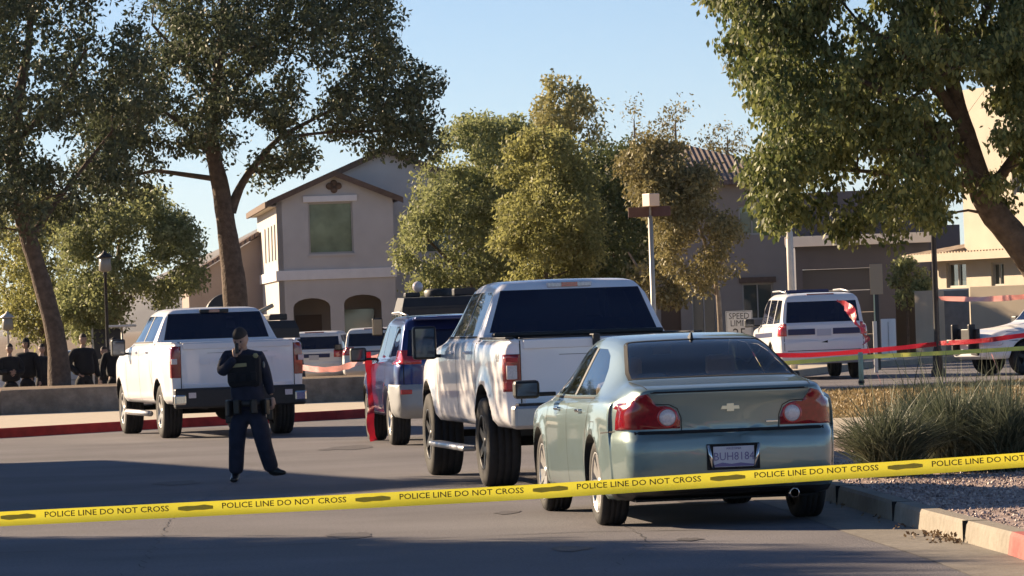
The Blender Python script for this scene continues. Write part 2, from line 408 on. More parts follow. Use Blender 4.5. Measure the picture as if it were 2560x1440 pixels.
def arch(x0, x1, z0, z1, rise, n=8):
    """opening with an arched head"""
    pts = [(x0,z0),(x1,z0)]
    for i in range(n+1):
        t = math.pi*i/n; pts.append(((x0+x1)/2+(x1-x0)/2*math.cos(t), z1-rise+rise*math.sin(t)))
    return pts
def rect(x0, x1, z0, z1): return [(x0,z0),(x1,z0),(x1,z1),(x0,z1)]
def wall(name, outline, holes, T, thick, mat_, parent):
    """T maps local (u, depth, z) to house coordinates; thickness goes inwards"""
    bm = bmesh.new()
    for loop in [outline]+holes:
        vs = [bm.verts.new((u,0,z)) for u,z in loop]
        for i in range(len(vs)): bm.edges.new((vs[i], vs[(i+1)%len(vs)]))
    bmesh.ops.triangle_fill(bm, use_beauty=True, use_dissolve=False, edges=bm.edges[:])
    ret = bmesh.ops.extrude_face_region(bm, geom=bm.faces[:])
    for v in ret['geom']:
        if isinstance(v, bmesh.types.BMVert): v.co.y += thick
    bm.transform(T); bmesh.ops.recalc_face_normals(bm, faces=bm.faces[:])
    me = bpy.data.meshes.new(name); bm.to_mesh(me); bm.free()
    return mesh_obj(name, me, mat_, parent)
def window(hole, T, parent, inset=.10, glass=None, pane_reflect=None, mull=(1,1), label=None):
    xs = [p[0] for p in hole]; zs = [p[1] for p in hole]; x0,x1,z0,z1 = min(xs),max(xs),min(zs),max(zs)
    fb = MB(); w = .06
    fb.box((x0,inset-.03,z0),(x0+w,inset+.03,z1),T); fb.box((x1-w,inset-.03,z0),(x1,inset+.03,z1),T)
    fb.box((x0+w,inset-.03,z0),(x1-w,inset+.03,z0+w),T); fb.box((x0+w,inset-.03,z1-w),(x1-w,inset+.03,z1),T)
    for k in range(1, mull[0]): fb.box((x0+(x1-x0)*k/mull[0]-.02,inset-.025,z0+w),(x0+(x1-x0)*k/mull[0]+.02,inset+.02,z1-w),T)
    for k in range(1, mull[1]): fb.box((x0+w,inset-.022,z0+(z1-z0)*k/mull[1]-.02),(x1-w,inset+.018,z0+(z1-z0)*k/mull[1]+.02),T)
    f = fb.build('window', M['frame'], parent)
    if label: f['label'] = label
    MB().box((x0+.02,inset+.035,z0+.02),(x1-.02,inset+.045,z1-.02),T).build('pane', glass or M['glass_house'], f)
    return f
ID = Matrix.Identity(4)
def gable_roof(name, x0, x1, y0, y1, ze, slope, over, T, mat_, parent, thick=.14, overy=.35, peak=None):
    """ridge along y"""
    xm = peak if peak is not None else (x0+x1)/2
    r = MB()
    zl = ze
    for (xa, s) in ((x0-over, -1), (x1+over, 1)):
        xe = x0 if s < 0 else x1
        za = ze-over*slope; zp = ze+abs(xm-xe)*slope
        vs = [(xa,y0-overy,za),(xm,y0-overy,zp),(xm,y1+overy,zp),(xa,y1+overy,za)]
        vs = [T @ Vector(v) for v in vs]; up = Vector((0,0,thick))
        r.add(vs+[v+up for v in vs], [(0,1,2,3),(7,6,5,4),(0,4,5,1),(1,5,6,2),(2,6,7,3),(3,7,4,0)])
    return r.build(name, mat_, parent)
# --- house A: taupe two storey house with a projecting gable
pA = W(697, 700, 160); hA = empty('house', (pA.x, 160, -.4), rad(6), 'taupe two storey gabled house with sunlit left wall and arched porch', 'house')
zA = .4
LWT = Matrix.Rotation(rad(90),4,'Z')
bw = 4.25; ez = 6.55; sl = .42
front = [(0,0),(bw,0),(bw,ez),(bw/2,ez+bw/2*sl),(0,ez)]
holes = [arch(.50,1.85,0.02,2.95,.32), arch(2.35,3.72,.95,3.02,.30), rect(1.15,2.78,4.55,6.42)]
wall('wall', front, holes, ID, .22, M['stuccoA'], hA)
wall('wall', rect(0,15,0,ez), [rect(.9,1.25,4.9,5.9), rect(1.9,2.3,4.75,6.0), rect(3.0,3.35,4.9,5.9)][:0], Matrix.Translation((0,15,0)) @ Matrix.Rotation(rad(-90),4,'Z'), .2, M['stuccoA'], hA)
# recessed stucco panels on the sunlit wall
pm = MB()
for y_ in (1.2, 3.4, 5.8, 8.4):
    pm.box((-.05,y_,4.4),(-.003,y_+.55,5.7), ch=.012)
pm.build('wall_panel', M['stuccoA'], hA)
# main block behind
mw = 8.6
wall('wall', [(bw-.3,0),(mw,0),(mw,ez),(mw/2,ez+mw/2*sl),(0.02,ez)]+[(0.02,ez-.3),(bw-.3,ez-.3)], [rect(5.2,6.6,4.5,5.9), rect(5.2,6.7,1,2.6)], Matrix.Translation((0,3.2,0)), .2, M['stuccoA'], hA)
window(rect(5.2,6.6,4.5,5.9), Matrix.Translation((0,3.2,0)), hA); window(rect(5.2,6.7,1,2.6), Matrix.Translation((0,3.2,0)), hA)
MB().box((mw-.2,3.4,0),(mw,15,ez)).build('wall', M['stuccoA'], hA)
MB().box((bw-.2,.22,0),(bw,3.2,ez)).build('wall', M['stuccoA'], hA)
MB().box((0.2,14.8,0),(mw-.2,15,ez)).build('wall', M['stuccoA'], hA)
gable_roof('roof', 0, bw, 0.0, 3.6, ez, sl, .32, ID, M['tile'], hA, thick=.12)
gable_roof('roof', 0, mw, 3.3, 15, ez, sl, .32, ID, M['tile'], hA, overy=.3)
# fascia boards and eave soffit
fb = MB()
for (x0_, x1_, y_) in ((0,bw,-.39),(0,mw,2.96)):
    for s in (0, 1):
        xa = (x0_-.36 if s == 0 else x1_+.36); xm = (x0_+x1_)/2
        za = ez-.36*sl; zp = ez+(x1_-x0_)/2*sl
        vs = [(xa,y_,za-.10),(xm,y_,zp-.10),(xm,y_,zp+.11),(xa,y_,za+.11)]
        fb.add([(a,b-.03,c) for a,b,c in vs]+[(a,b+.02,c) for a,b,c in vs], [(0,1,2,3),(7,6,5,4),(0,4,5,1),(1,5,6,2),(2,6,7,3),(3,7,4,0)])
fb.box((-.42,-.35,ez-.27),(-.33,15.2,ez-.06)); fb.build('fascia', M['fascia'], hA)
MB().box((-.33,-.3,ez-.24),(-.01,15.1,ez-.20)).build('soffit', M['stuccoD'], hA)
# belt course, lintel, sill trim, vent
MB().box((-.09,-.10,3.62),(bw+.06,-.003,3.98),ch=.015).build('belt_course', M['trim'], hA)
MB().box((-.10,0.02,3.62),(-.003,14.9,3.98),ch=.015).build('belt_course', M['trim'], hA)
MB().box((.98,-.10,6.44),(2.95,-.003,6.66),ch=.01).build('lintel', M['trim'], hA)
MB().box((1.1,-.05,4.46),(2.84,-.003,4.54)).build('sill', M['stuccoA'], hA)
window(holes[2], ID, hA, glass=M['pane_reflect'])
vb = MB(); 
for (u, z_) in ((-.16,0),(.16,0),(0,-.13),(0,.10)): vb.lathe([(.001,-.02),(.13,-.02),(.13,.03),(.001,.03)], 'y', 14, (bw/2+u,-.02,7.0+z_))
vb.build('gable_vent', M['fascia'], hA)
# porch behind the arches
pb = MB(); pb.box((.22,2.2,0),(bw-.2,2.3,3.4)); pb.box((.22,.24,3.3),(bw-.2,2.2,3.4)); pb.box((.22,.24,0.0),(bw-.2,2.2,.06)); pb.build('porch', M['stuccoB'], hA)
MB().box((.7,2.12,.06),(1.65,2.19,2.35),ch=.01).build('door', M['door'], hA)
MB().box((2.5,2.12,1.0),(3.6,2.19,2.5)).build('pane', M['glass_house'], hA)
# --- house at far left, rose gable behind the trunk
pE = W(484, 700, 172); hE = empty('house', (pE.x-.2, 172, -.4), rad(6), 'rose brown house with low sloping roof half hidden behind the tree trunk', 'house')
wall('wall', [(0,0),(5.6,0),(5.6,5.5),(2.8,5.5),(0,3.9)], [], ID, .2, M['stuccoE'], hE)
MB().box((0,.2,0),(.2,9,3.9)).build('wall', M['stuccoE'], hE)
rb = MB()
vs = [(-.35,-.3,3.72),(2.8,-.3,5.55),(2.8,9,5.55),(-.35,9,3.72)]
rb.add(vs+[(a,b,c+.16) for a,b,c in vs], [(0,1,2,3),(7,6,5,4),(0,4,5,1),(1,5,6,2),(2,6,7,3),(3,7,4,0)])
rb.box((2.8,-.3,5.5),(5.9,9,5.66)); rb.build('roof', M['tile'], hE)
# --- house B: two storey behind the middle trees
pB = W(1640, 700, 150); hB = empty('house', (pB.x, 150, -.1), rad(4), 'dark brown two storey house with hipped tile roof behind the brown leaved tree', 'house')
def px_local(o, x, y):
    """house-local (x, z) of a photo pixel on the front plane"""
    d = o.location.y; p = W(x, y, d); dx = (p.x-o.location.x)/math.cos(o.rotation_euler.z)
    d2 = d+dx*math.sin(o.rotation_euler.z); p = W(x, y, d2)
    return ((p.x-o.location.x)/math.cos(o.rotation_euler.z), p.z-o.location.z)
def prect(o, x0, y0, x1, y1):
    a = px_local(o, x0, y1); b = px_local(o, x1, y0); return rect(a[0], b[0], a[1], b[1])
hb = [prect(hB,1848,512,1912,588), prect(hB,1732,722,1790,836), prect(hB,1858,706,1932,800), prect(hB,1655,715,1700,860)]
hb[3] = rect(hb[3][0][0], hb[3][1][0], .02, hb[3][2][1])
eB = px_local(hB, 1880, 445)[1]
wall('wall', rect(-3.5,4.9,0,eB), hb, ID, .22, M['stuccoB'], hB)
for i_, h_ in enumerate(hb[:3]): window(h_, ID, hB, inset=.14, glass=M['pane_reflect'] if i_ == 0 else M['glass_house'], mull=(2,1))
MB().box((hb[3][0][0],.12,.02),(hb[3][1][0],.18,hb[3][2][1])).build('door', M['door'], hB)
MB().box((-3.5,.22,0),(-3.3,9,eB)).build('wall', M['stuccoB'], hB); MB().box((4.7,.22,0),(4.9,9,eB)).build('wall', M['stuccoB'], hB)
MB().box((-3.3,8.8,0),(4.7,9,eB)).build('wall', M['stuccoB'], hB)
pk = px_local(hB, 1665, 345)
rb = MB(); x0,x1,y0,y1 = -4.1,5.5,-.6,9.6; zp = pk[1]; xa, xb = pk[0]-.2, pk[0]+.9; ym = 4.5
e = eB-.05; vs = [(x0,y0,e),(x1,y0,e),(x1,y1,e),(x0,y1,e),(xa,ym,zp),(xb,ym,zp)]
rb.add(vs+[(a,b,c-.16) for a,b,c in vs[:4]], [(0,1,5,4),(1,2,5),(2,3,4,5),(3,0,4),(0,6,7,1),(1,7,8,2),(2,8,9,3),(3,9,6,0),(9,8,7,6)])
rb.build('roof', M['tile'], hB)
MB().box((hb[2][0][0]-.1,-.08,hb[2][2][1]+.01),(hb[2][1][0]+.1,-.003,hb[2][2][1]+.2)).build('lintel', M['fascia'], hB)
# --- house C: dark garage wing with pale fascia, arched entry
pC = W(1990, 700, 136); hC = empty('house', (pC.x, 136, 0), rad(-3), 'dark grey house wing with pale fascia, garage door and arched entry', 'house')
xC1, zC1 = px_local(hC, 2322, 600); zf = px_local(hC, 2110, 612)[1]
gd = prect(hC, 2012, 668, 2190, 860); gd = rect(gd[0][0], gd[1][0], .02, gd[2][1])
a0 = px_local(hC, 2236, 690); a1 = px_local(hC, 2308, 690)
ar = arch(a0[0], a1[0], .02, a0[1], .35)
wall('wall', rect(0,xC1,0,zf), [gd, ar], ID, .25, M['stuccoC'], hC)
g2 = MB()
for k in range(4): g2.box((gd[0][0],.2,.02+k*(gd[2][1]-.02)/4+.01),(gd[1][0],.24,.02+(k+1)*(gd[2][1]-.02)/4-.01))
g2.build('garage_door', M['garage'], hC)
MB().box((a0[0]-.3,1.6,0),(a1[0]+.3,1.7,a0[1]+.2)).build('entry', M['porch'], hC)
MB().box((-.3,-.5,zf-.02),(xC1+.15,-.36,zf+.30),ch=.01).build('fascia', M['trim'], hC)
rb = MB(); vs = [(-.3,-.36,zf+.02),(xC1+.1,-.36,zf+.02),(xC1+.1,1.5,zf+.10),(-.3,1.5,zf+.10)]
rb.add([(a,b,c+.22) for a,b,c in vs]+vs, [(0,1,2,3),(7,6,5,4),(0,4,5,1),(1,5,6,2),(2,6,7,3),(3,7,4,0)]); rb.build('roof', M['tile'], hC)
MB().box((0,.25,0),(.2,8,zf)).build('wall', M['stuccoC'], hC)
uc = px_local(hC, 2425, 520)
wall('wall', rect(-.2,xC1+.5,zf+.3,uc[1]+.7), [], Matrix.Translation((0,1.5,0)), .2, M['stuccoC'], hC)
wall('wall', rect(xC1-.02,uc[0],0,zf+.62), [], Matrix.Translation((0,7,0)), .2, M['stuccoC'], hC)
# --- house D: sunlit cream house at the right
pD = W(2338, 760, 128); hD = empty('house', (pD.x, 128, 0), rad(-68), 'sunlit cream house with low tan roof at the right edge', 'house')
def dl(x, y):       # local x along the sunlit face of D
    th = hD.rotation_euler.z; xp = x+ROLL*(720-y); u = (xp-CX)/F
    # (px + t cos)/(128 + t sin) = u
    t = (u*hD.location.y-hD.location.x)/(math.cos(th)-u*math.sin(th)); d = hD.location.y+t*math.sin(th)
    return t, W(x, y, d).z
lo = dl(2476, 640); e0 = dl(2338, 640)
w1 = [dl(2366,720), dl(2414,655)]; w2 = [dl(2478,716), dl(2508,655)]
xr = lo[0]; far_ = dl(2640, 640)[0]
top = dl(2500, 345)[1]
wall('wall', rect(0,far_,0,e0[1]) , [rect(w1[0][0],w1[1][0],w1[0][1],w1[1][1]), rect(w2[0][0],w2[1][0],w2[0][1],w2[1][1])], ID, .25, M['stuccoD'], hD)
for q in (w1, w2): window(rect(q[0][0],q[1][0],q[0][1],q[1][1]), ID, hD, mull=(2,1))
xm_ = dl(2392, 560)[0]
wall('wall', rect(xm_,far_,e0[1]-.02,top+1.5), [rect(xr+1.0,xr+1.9,e0[1]+1.6,e0[1]+2.8)], Matrix.Translation((0,.22,0)), .25, M['stuccoD'], hD)
window(rect(xr+1.0,xr+1.9,e0[1]+1.6,e0[1]+2.8), Matrix.Translation((0,.22,0)), hD)
MB().box((xm_,.47,e0[1]),(xm_+.25,9,top+1.5)).build('wall', M['stuccoD'], hD)
MB().box((0,.25,0),(.25,9,e0[1])).build('wall', M['stuccoD'], hD)
rb = MB(); zE = e0[1]-.05; zR = dl(2410, 570)[1]
vs = [(-.6,-.6,zE),(xr+.1,-.6,zE),(xr+.1,.95,zE+.62),(xm_+.0,.95,zR),(xm_,8,zR),(-.6,9,zE)]
vs = [(-.6,-.6,zE),(xm_+.02,-.6,zE),(xm_+.02,9.4,zE),(-.6,9.4,zE),(xm_+.02,4.4,zR)]
rb.add([(a,b,c+.12) for a,b,c in vs]+[(a,b,c) for a,b,c in vs[:4]], [(0,1,4),(1,2,4),(2,3,4),(3,0,4),(0,5,6,1),(1,6,7,2),(2,7,8,3),(3,8,5,0),(8,7,6,5)])
rb.box((xm_+.02,-.6,zE),(far_+.5,.21,zE+.14)); rb.build('roof', M['tile2'], hD)
MB().box((-.66,-.70,zE-.12),(far_+.5,-.60,zE+.10)).build('fascia', M['stuccoD'], hD)
# gate pier, grey gate and cream yard wall in front of D
def upright(name, x0, x1, ytop, d, mat_, thick, label, cat, base=0.0, yaw=0, wk=1.0, ch=.015, group=None):
    a = W(x0, 800, d); b = W(x1, 800, d); z1 = W((x0+x1)/2, ytop, d).z
    o = MB().box((0,0,base),((b.x-a.x)*wk,thick,z1), ch=ch).build(name, mat_); o.location = (a.x, d, 0); o.rotation_euler.z = rad(yaw)
    return tag(o, label, cat, group)
M['creamwall'] = stucco('cream_wall', (.50,.42,.32)); M['greygate'] = mat('grey_gate', (.24,.23,.22), .7, noise=.12, nscale=6)
upright('gate_pier', 2287, 2337, 727, 121, M['creamwall'], .25, 'cream stucco gate pier beside the black lamp post', 'pier', yaw=-55, wk=1.75)
gt = empty('metal_gate', (W(2343,800,121.5).x, 121.5, 0), 0, 'weathered grey metal gate between cream pier and yard wall', 'gate')
gwid = W(2424,800,121.5).x-W(2343,800,121.5).x; gh = W(2380,722,121.5).z
g3 = MB()
for k in range(12): g3.box((gwid*k/12,.008*(k%2),.1),(gwid*(k+1)/12,.04+.008*(k%2),gh-.05))
g3.build('gate_panel', M['greygate'], gt)
g4 = MB(); g4.box((0,-.02,gh-.05),(gwid,.06,gh)); g4.box((0,-.02,.05),(gwid,.06,.1)); g4.build('gate_frame', M['steel'], gt)
upright('yard_wall', 2426, 2640, 713, 120, M['creamwall'], .25, 'pinkish cream yard wall right of the grey gate', 'wall', yaw=-48, wk=1.5)
bx = empty('utility_box', (W(2201,800,118).x, 118, 0), rad(-4), 'white metal utility cabinet in front of the arched entry', 'cabinet')
bw_ = W(2238,800,118).x-W(2201,800,118).x; bh = W(2220,797,118).z
MB().box((0,0,0),(bw_,.4,bh),ch=.02).build('cabinet_body', M['policewhite'], bx); MB().box((bw_*.48,-.012,.1),(bw_*.5,-.002,bh-.08)).build('door_gap', M['seam'], bx)
# ------------------------------------------------------------ vehicles
def pchip(xs, ys, x):
    xs = np.array(xs, float); ys = np.array(ys, float); h = np.diff(xs); d = np.diff(ys)/h
    m = np.zeros(len(xs))
    for i in range(1, len(xs)-1):
        if d[i-1]*d[i] > 0:
            w1, w2 = 2*h[i]+h[i-1], h[i]+2*h[i-1]; m[i] = (w1+w2)/(w1/d[i-1]+w2/d[i])
    m[0], m[-1] = d[0], d[-1]
    i = np.clip(np.searchsorted(xs, x)-1, 0, len(h)-1); t = (x-xs[i])/h[i]
    return ((1+2*t)*(1-t)**2)*ys[i]+t*(1-t)**2*h[i]*m[i]+t*t*(3-2*t)*ys[i+1]+t*t*(t-1)*h[i]*m[i+1]
def section(w, z0, zs, wt, zt):
    h = zs-z0; g = zt-zs; wb = w*.93
    raw = [(0,z0),(w*.5,z0),(w*.84,z0),(w*.93,z0+.02),(w*.975,z0+.08),(w*.992,z0+.30*h),(w,z0+.55*h),(w*.998,zs-.16),(w*.988,zs-.07),(w*.965,zs-.018),(wb,zs),
           (wb+(wt-wb)*.12,zs+g*.10),(wb+(wt-wb)*.5,zs+g*.46),(wb+(wt-wb)*.9,zs+g*.82),(wt-.012,zs+g*.91),(wt*.93,zs+g*.965),(wt*.78,zs+g*.99),(wt*.5,zs+g*1.0),(wt*.25,zs+g*1.006),(0,zs+g*1.008)]
    P = [Vector((a,b,0)) for a, b in raw]; out = []
    for i in range(len(P)-1):
        p0 = P[max(0,i-1)]; p1, p2 = P[i], P[i+1]; p3 = P[min(len(P)-1,i+2)]
        out.append(p1)
        L1 = (p2-p1).length
        if L1 > .035:
            # catmull-rom with clamped tangents
            t1 = (p2-p0); t2 = (p3-p1)
            t1 = t1.normalized()*L1 if t1.length > 0 else t1; t2 = t2.normalized()*L1 if t2.length > 0 else t2
            n = 2 if L1 < .12 else 3
        else: n = 1
        for k in range(1, n):
            t = k/n
            out.append(p1*(1+2*t)*(1-t)**2+t1*t*(1-t)**2+p2*t*t*(3-2*t)+t2*t*t*(t-1))
    out.append(P[-1]); return [(v.x, v.y) for v in out]
def loft_body(keys, deform, step=.07, nose=.07, tail=.05):
    ys = [k[0] for k in keys]; allY = set(ys)
    for a, b in zip(ys[:-1], ys[1:]):
        n = max(1, int(math.ceil((b-a)/step)))
        for k in range(1, n): allY.add(a+(b-a)*k/n)
    allY = sorted(allY); cols = list(zip(*keys))
    # fixed topology: resolve the section count once with a typical section
    ref = None; rings = []
    def ring(y, par):
        nonlocal ref
        pts = section(*par)
        return pts
    secs = []
    for y in allY:
        par = [float(pchip(ys, c, y)) for c in cols[1:]]
        if par[4] < par[2]+.025: par[4] = par[2]+.025
        secs.append((y, ring(y, par), par))
    # same count: resample each section by index over a fixed fine param
    N = 46
    def resample(pts, raw_n=N):
        # arc-length per-key resample
        d = [0]
        for a, b in zip(pts[:-1], pts[1:]): d.append(d[-1]+math.hypot(b[0]-a[0], b[1]-a[1]))
        return d
    fixed = []
    for y, pts, par in secs: fixed.append((y, section_fixed(*par), par))
    vs = []; n = len(fixed[0][1])
    for y, pts, par in fixed:
        full = pts+[(-a, b) for a, b in reversed(pts[1:-1])]
        rings.append([Vector((a, y, b)) for a, b in full])
    m = len(rings[0])
    def cap(ring, par, y, sgn, dep):
        c = Vector((0, y, (par[1]+par[4])/2)); out = []
        for sc, dy in ((.985,.35),(.95,.7),(.88,.93),(.76,1),(.62,1),(.48,1),(.34,1),(.2,1),(.08,1)):
            out.append([c+(v-c)*sc+Vector((0,sgn*dep*dy,0)) for v in ring])
        return out
    first = cap(rings[0], fixed[0][2], fixed[0][0], -1, tail); last = cap(rings[-1], fixed[-1][2], fixed[-1][0], 1, nose)
    allr = list(reversed(first))+rings+last
    bm = bmesh.new(); V = []
    for r in allr: V.append([bm.verts.new(deform(v)) for v in r])
    for i in range(len(V)-1):
        for k in range(m):
            q = (k+1) % m
            bm.faces.new((V[i][k], V[i][q], V[i+1][q], V[i+1][k]))
    for r, s in ((V[0],1),(V[-1],-1)): bm.faces.new(r)
    bmesh.ops.recalc_face_normals(bm, faces=bm.faces[:])
    for f in bm.faces: f.smooth = True
    return bm
def section_fixed(w, z0, zs, wt, zt):
    h = zs-z0; g = zt-zs; wb = w*.93
    raw = [(0,z0),(w*.5,z0),(w*.84,z0),(w*.93,z0+.02),(w*.975,z0+.08),(w*.992,z0+.30*h),(w,z0+.55*h),(w*.998,zs-.16),(w*.988,zs-.07),(w*.965,zs-.018),(wb,zs),
           (wb+(wt-wb)*.12,zs+g*.10),(wb+(wt-wb)*.5,zs+g*.46),(wb+(wt-wb)*.9,zs+g*.82),(wt-.012,zs+g*.91),(wt*.93,zs+g*.965),(wt*.78,zs+g*.99),(wt*.5,zs+g*1.0),(wt*.25,zs+g*1.006),(0,zs+g*1.008)]
    ns = [2,2,1,1,3,3,3,2,2,1,1,3,3,2,1,2,2,2,2]
    P = [Vector((a,b,0)) for a, b in raw]; out = []
    for i, n in enumerate(ns):
        p0 = P[max(0,i-1)]; p1, p2 = P[i], P[i+1]; p3 = P[min(len(P)-1,i+2)]
        out.append(p1); L1 = (p2-p1).length
        t1 = (p2-p0); t2 = (p3-p1); t1 = t1.normalized()*L1; t2 = t2.normalized()*L1
        for k in range(1, n):
            t = k/n; out.append(p1*(1+2*t)*(1-t)**2+t1*t*(1-t)**2+p2*t*t*(3-2*t)+t2*t*t*(t-1))
    out.append(P[-1]); return [(v.x, v.y) for v in out]
AX = {'side': (1,2), 'rear': (0,2), 'plan': (0,1)}
def region(bm, poly, view, flt, idx):
    a, b = AX[view]
    lo = [min(p[0] for p in poly)-.02, min(p[1] for p in poly)-.02]; hi = [max(p[0] for p in poly)+.02, max(p[1] for p in poly)+.02]
    def near(f):
        xs = [v.co[a] for v in f.verts]; zs = [v.co[b] for v in f.verts]
        return max(xs) >= lo[0] and min(xs) <= hi[0] and max(zs) >= lo[1] and min(zs) <= hi[1]
    n = len(poly)
    for i in range(n):
        p, q = poly[i], poly[(i+1) % n]
        e = (q[0]-p[0], q[1]-p[1])
        if abs(e[0])+abs(e[1]) < 1e-6: continue
        fs = [f for f in bm.faces if near(f) and flt(f.calc_center_median(), f.normal)]
        # only the faces the edge itself reaches
        l2 = [min(p[0],q[0])-.03, min(p[1],q[1])-.03]; h2 = [max(p[0],q[0])+.03, max(p[1],q[1])+.03]
        fs = [f for f in fs if max(v.co[a] for v in f.verts) >= l2[0] and min(v.co[a] for v in f.verts) <= h2[0] and max(v.co[b] for v in f.verts) >= l2[1] and min(v.co[b] for v in f.verts) <= h2[1]]
        if not fs: continue
        geom = list({v for f in fs for v in f.verts})+list({x for f in fs for x in f.edges})+fs
        no = Vector((0,0,0)); no[a] = -e[1]; no[b] = e[0]; co = Vector((0,0,0)); co[a], co[b] = p
        bmesh.ops.bisect_plane(bm, geom=geom, plane_co=co, plane_no=no.normalized(), dist=1e-5)
    def inside(x, y):
        c = False; j = n-1
        for i in range(n):
            if (poly[i][1] > y) != (poly[j][1] > y) and x < (poly[j][0]-poly[i][0])*(y-poly[i][1])/(poly[j][1]-poly[i][1])+poly[i][0]: c = not c
            j = i
        return c
    for f in bm.faces:
        if near(f):
            c = f.calc_center_median()
            if inside(c[a], c[b]) and flt(c, f.normal): f.material_index = idx
def smooth_cyl(x0, x1, y, z, r, n=48):
    return MB().lathe([(.001,x0),(r,x0),(r,x1),(.001,x1)], 'x', n, (0,y,z))
def boolean(bm, cutters):
    """exact difference; returns a new bmesh"""
    me = bpy.data.meshes.new('tmp'); bm.to_mesh(me); bm.free()
    o = bpy.data.objects.new('tmp', me); COL.objects.link(o); cs = []
    for c in cutters:
        co = c.build('tmpcut', None); cs.append(co)
        md = o.modifiers.new('b', 'BOOLEAN'); md.operation = 'DIFFERENCE'; md.solver = 'EXACT'; md.object = co
    dg = bpy.context.evaluated_depsgraph_get(); ev = o.evaluated_get(dg)
    m2 = bpy.data.meshes.new_from_object(ev); out = bmesh.new(); out.from_mesh(m2)
    for x in cs+[o]:
        d = x.data; bpy.data.objects.remove(x); bpy.data.meshes.remove(d)
    bpy.data.meshes.remove(m2)
    return out
def split_parts(bm, root, names):
    """names: {idx: (name, material, push, thickness, label)}"""
    res = {}
    bm.normal_update(); bm.verts.ensure_lookup_table()
    for idx, (name, m, push, thick, label) in names.items():
        # connected pieces become separate parts
        faces = [f for f in bm.faces if f.material_index == idx]
        if not faces: continue
        todo = set(faces); comps = []
        if idx == 0: comps = [faces]
        else:
            while todo:
                st = [todo.pop()]; comp = []
                while st:
                    f = st.pop(); comp.append(f)
                    for e in f.edges:
                        for g in e.link_faces:
                            if g in todo: todo.remove(g); st.append(g)
                if sum(f.calc_area() for f in comp) > 4e-4: comps.append(comp)
        for comp in comps:
            vid = {}; vs = []; nr = []
            fs = []
            for f in comp:
                t = []
                for v in f.verts:
                    if v not in vid: vid[v] = len(vs); vs.append(v.co+v.normal*push); nr.append(v.normal.copy())
                    t.append(vid[v])
                fs.append(t)
            if thick:
                k = len(vs); cnt = {}
                for f in fs:
                    for i in range(len(f)):
                        e = (f[i], f[(i+1)%len(f)]); cnt[e] = 1
                bd = [e for e in cnt if (e[1], e[0]) not in cnt]
                vs2 = [v-n_*thick for v, n_ in zip(vs, nr)]; vs = vs+vs2
                sides = [(b, a, a+k, b+k) for a, b in bd]
            me = bpy.data.meshes.new(name); nn = len(fs)
            if thick: fs = fs+sides
            me.from_pydata([tuple(v) for v in vs], [], fs)
            me.polygons.foreach_set('use_smooth', [True]*nn+[False]*(len(fs)-nn))
            me.update()
            if thick is None or thick == 0:
                try: me.normals_split_custom_set_from_vertices([tuple(n_) for n_ in nr])
                except Exception: pass
            o = mesh_obj(name, me, m, root)
            if label: o['label'] = label
            res.setdefault(name, []).append(o)
    return res
def bvh_of(bm): return BVHTree.FromBMesh(bm)
def ribbon(bvh, pts, dirv, width, name=None, mat_=None, parent=None, mb=None, off=.0025, step=.04):
    """narrow strip laid on the body along a polyline, projected along dirv"""
    D = Vector(dirv).normalized(); P = []
    pts = [Vector(p) for p in pts]
    for a, b in zip(pts[:-1], pts[1:]):
        n = max(1, int((b-a).length/step)); P += [a+(b-a)*k/n for k in range(n)]
    P.append(pts[-1]); L = []; R = []
    for i, p in enumerate(P):
        t = (P[min(i+1,len(P)-1)]-P[max(i-1,0)]).normalized(); s = t.cross(D).normalized()*width/2
        h = [bvh.ray_cast(p+s*k-D*2.5, D) for k in (-1,1)]
        if h[0][0] is None or h[1][0] is None: continue
        L.append(h[0][0]+h[0][1]*off); R.append(h[1][0]+h[1][1]*off)
    m = mb or MB()
    if len(L) > 1:
        n = len(L); m.add(L+R, [(i,i+1,n+i+1,n+i) for i in range(n-1)], True)
    if mb is None: return m.build(name, mat_, parent)
def on_body(bvh, p, D):
    D = Vector(D).normalized(); h = bvh.ray_cast(Vector(p)-D*2.5, D)
    return (h[0], h[1]) if h[0] is not None else (Vector(p), -D)
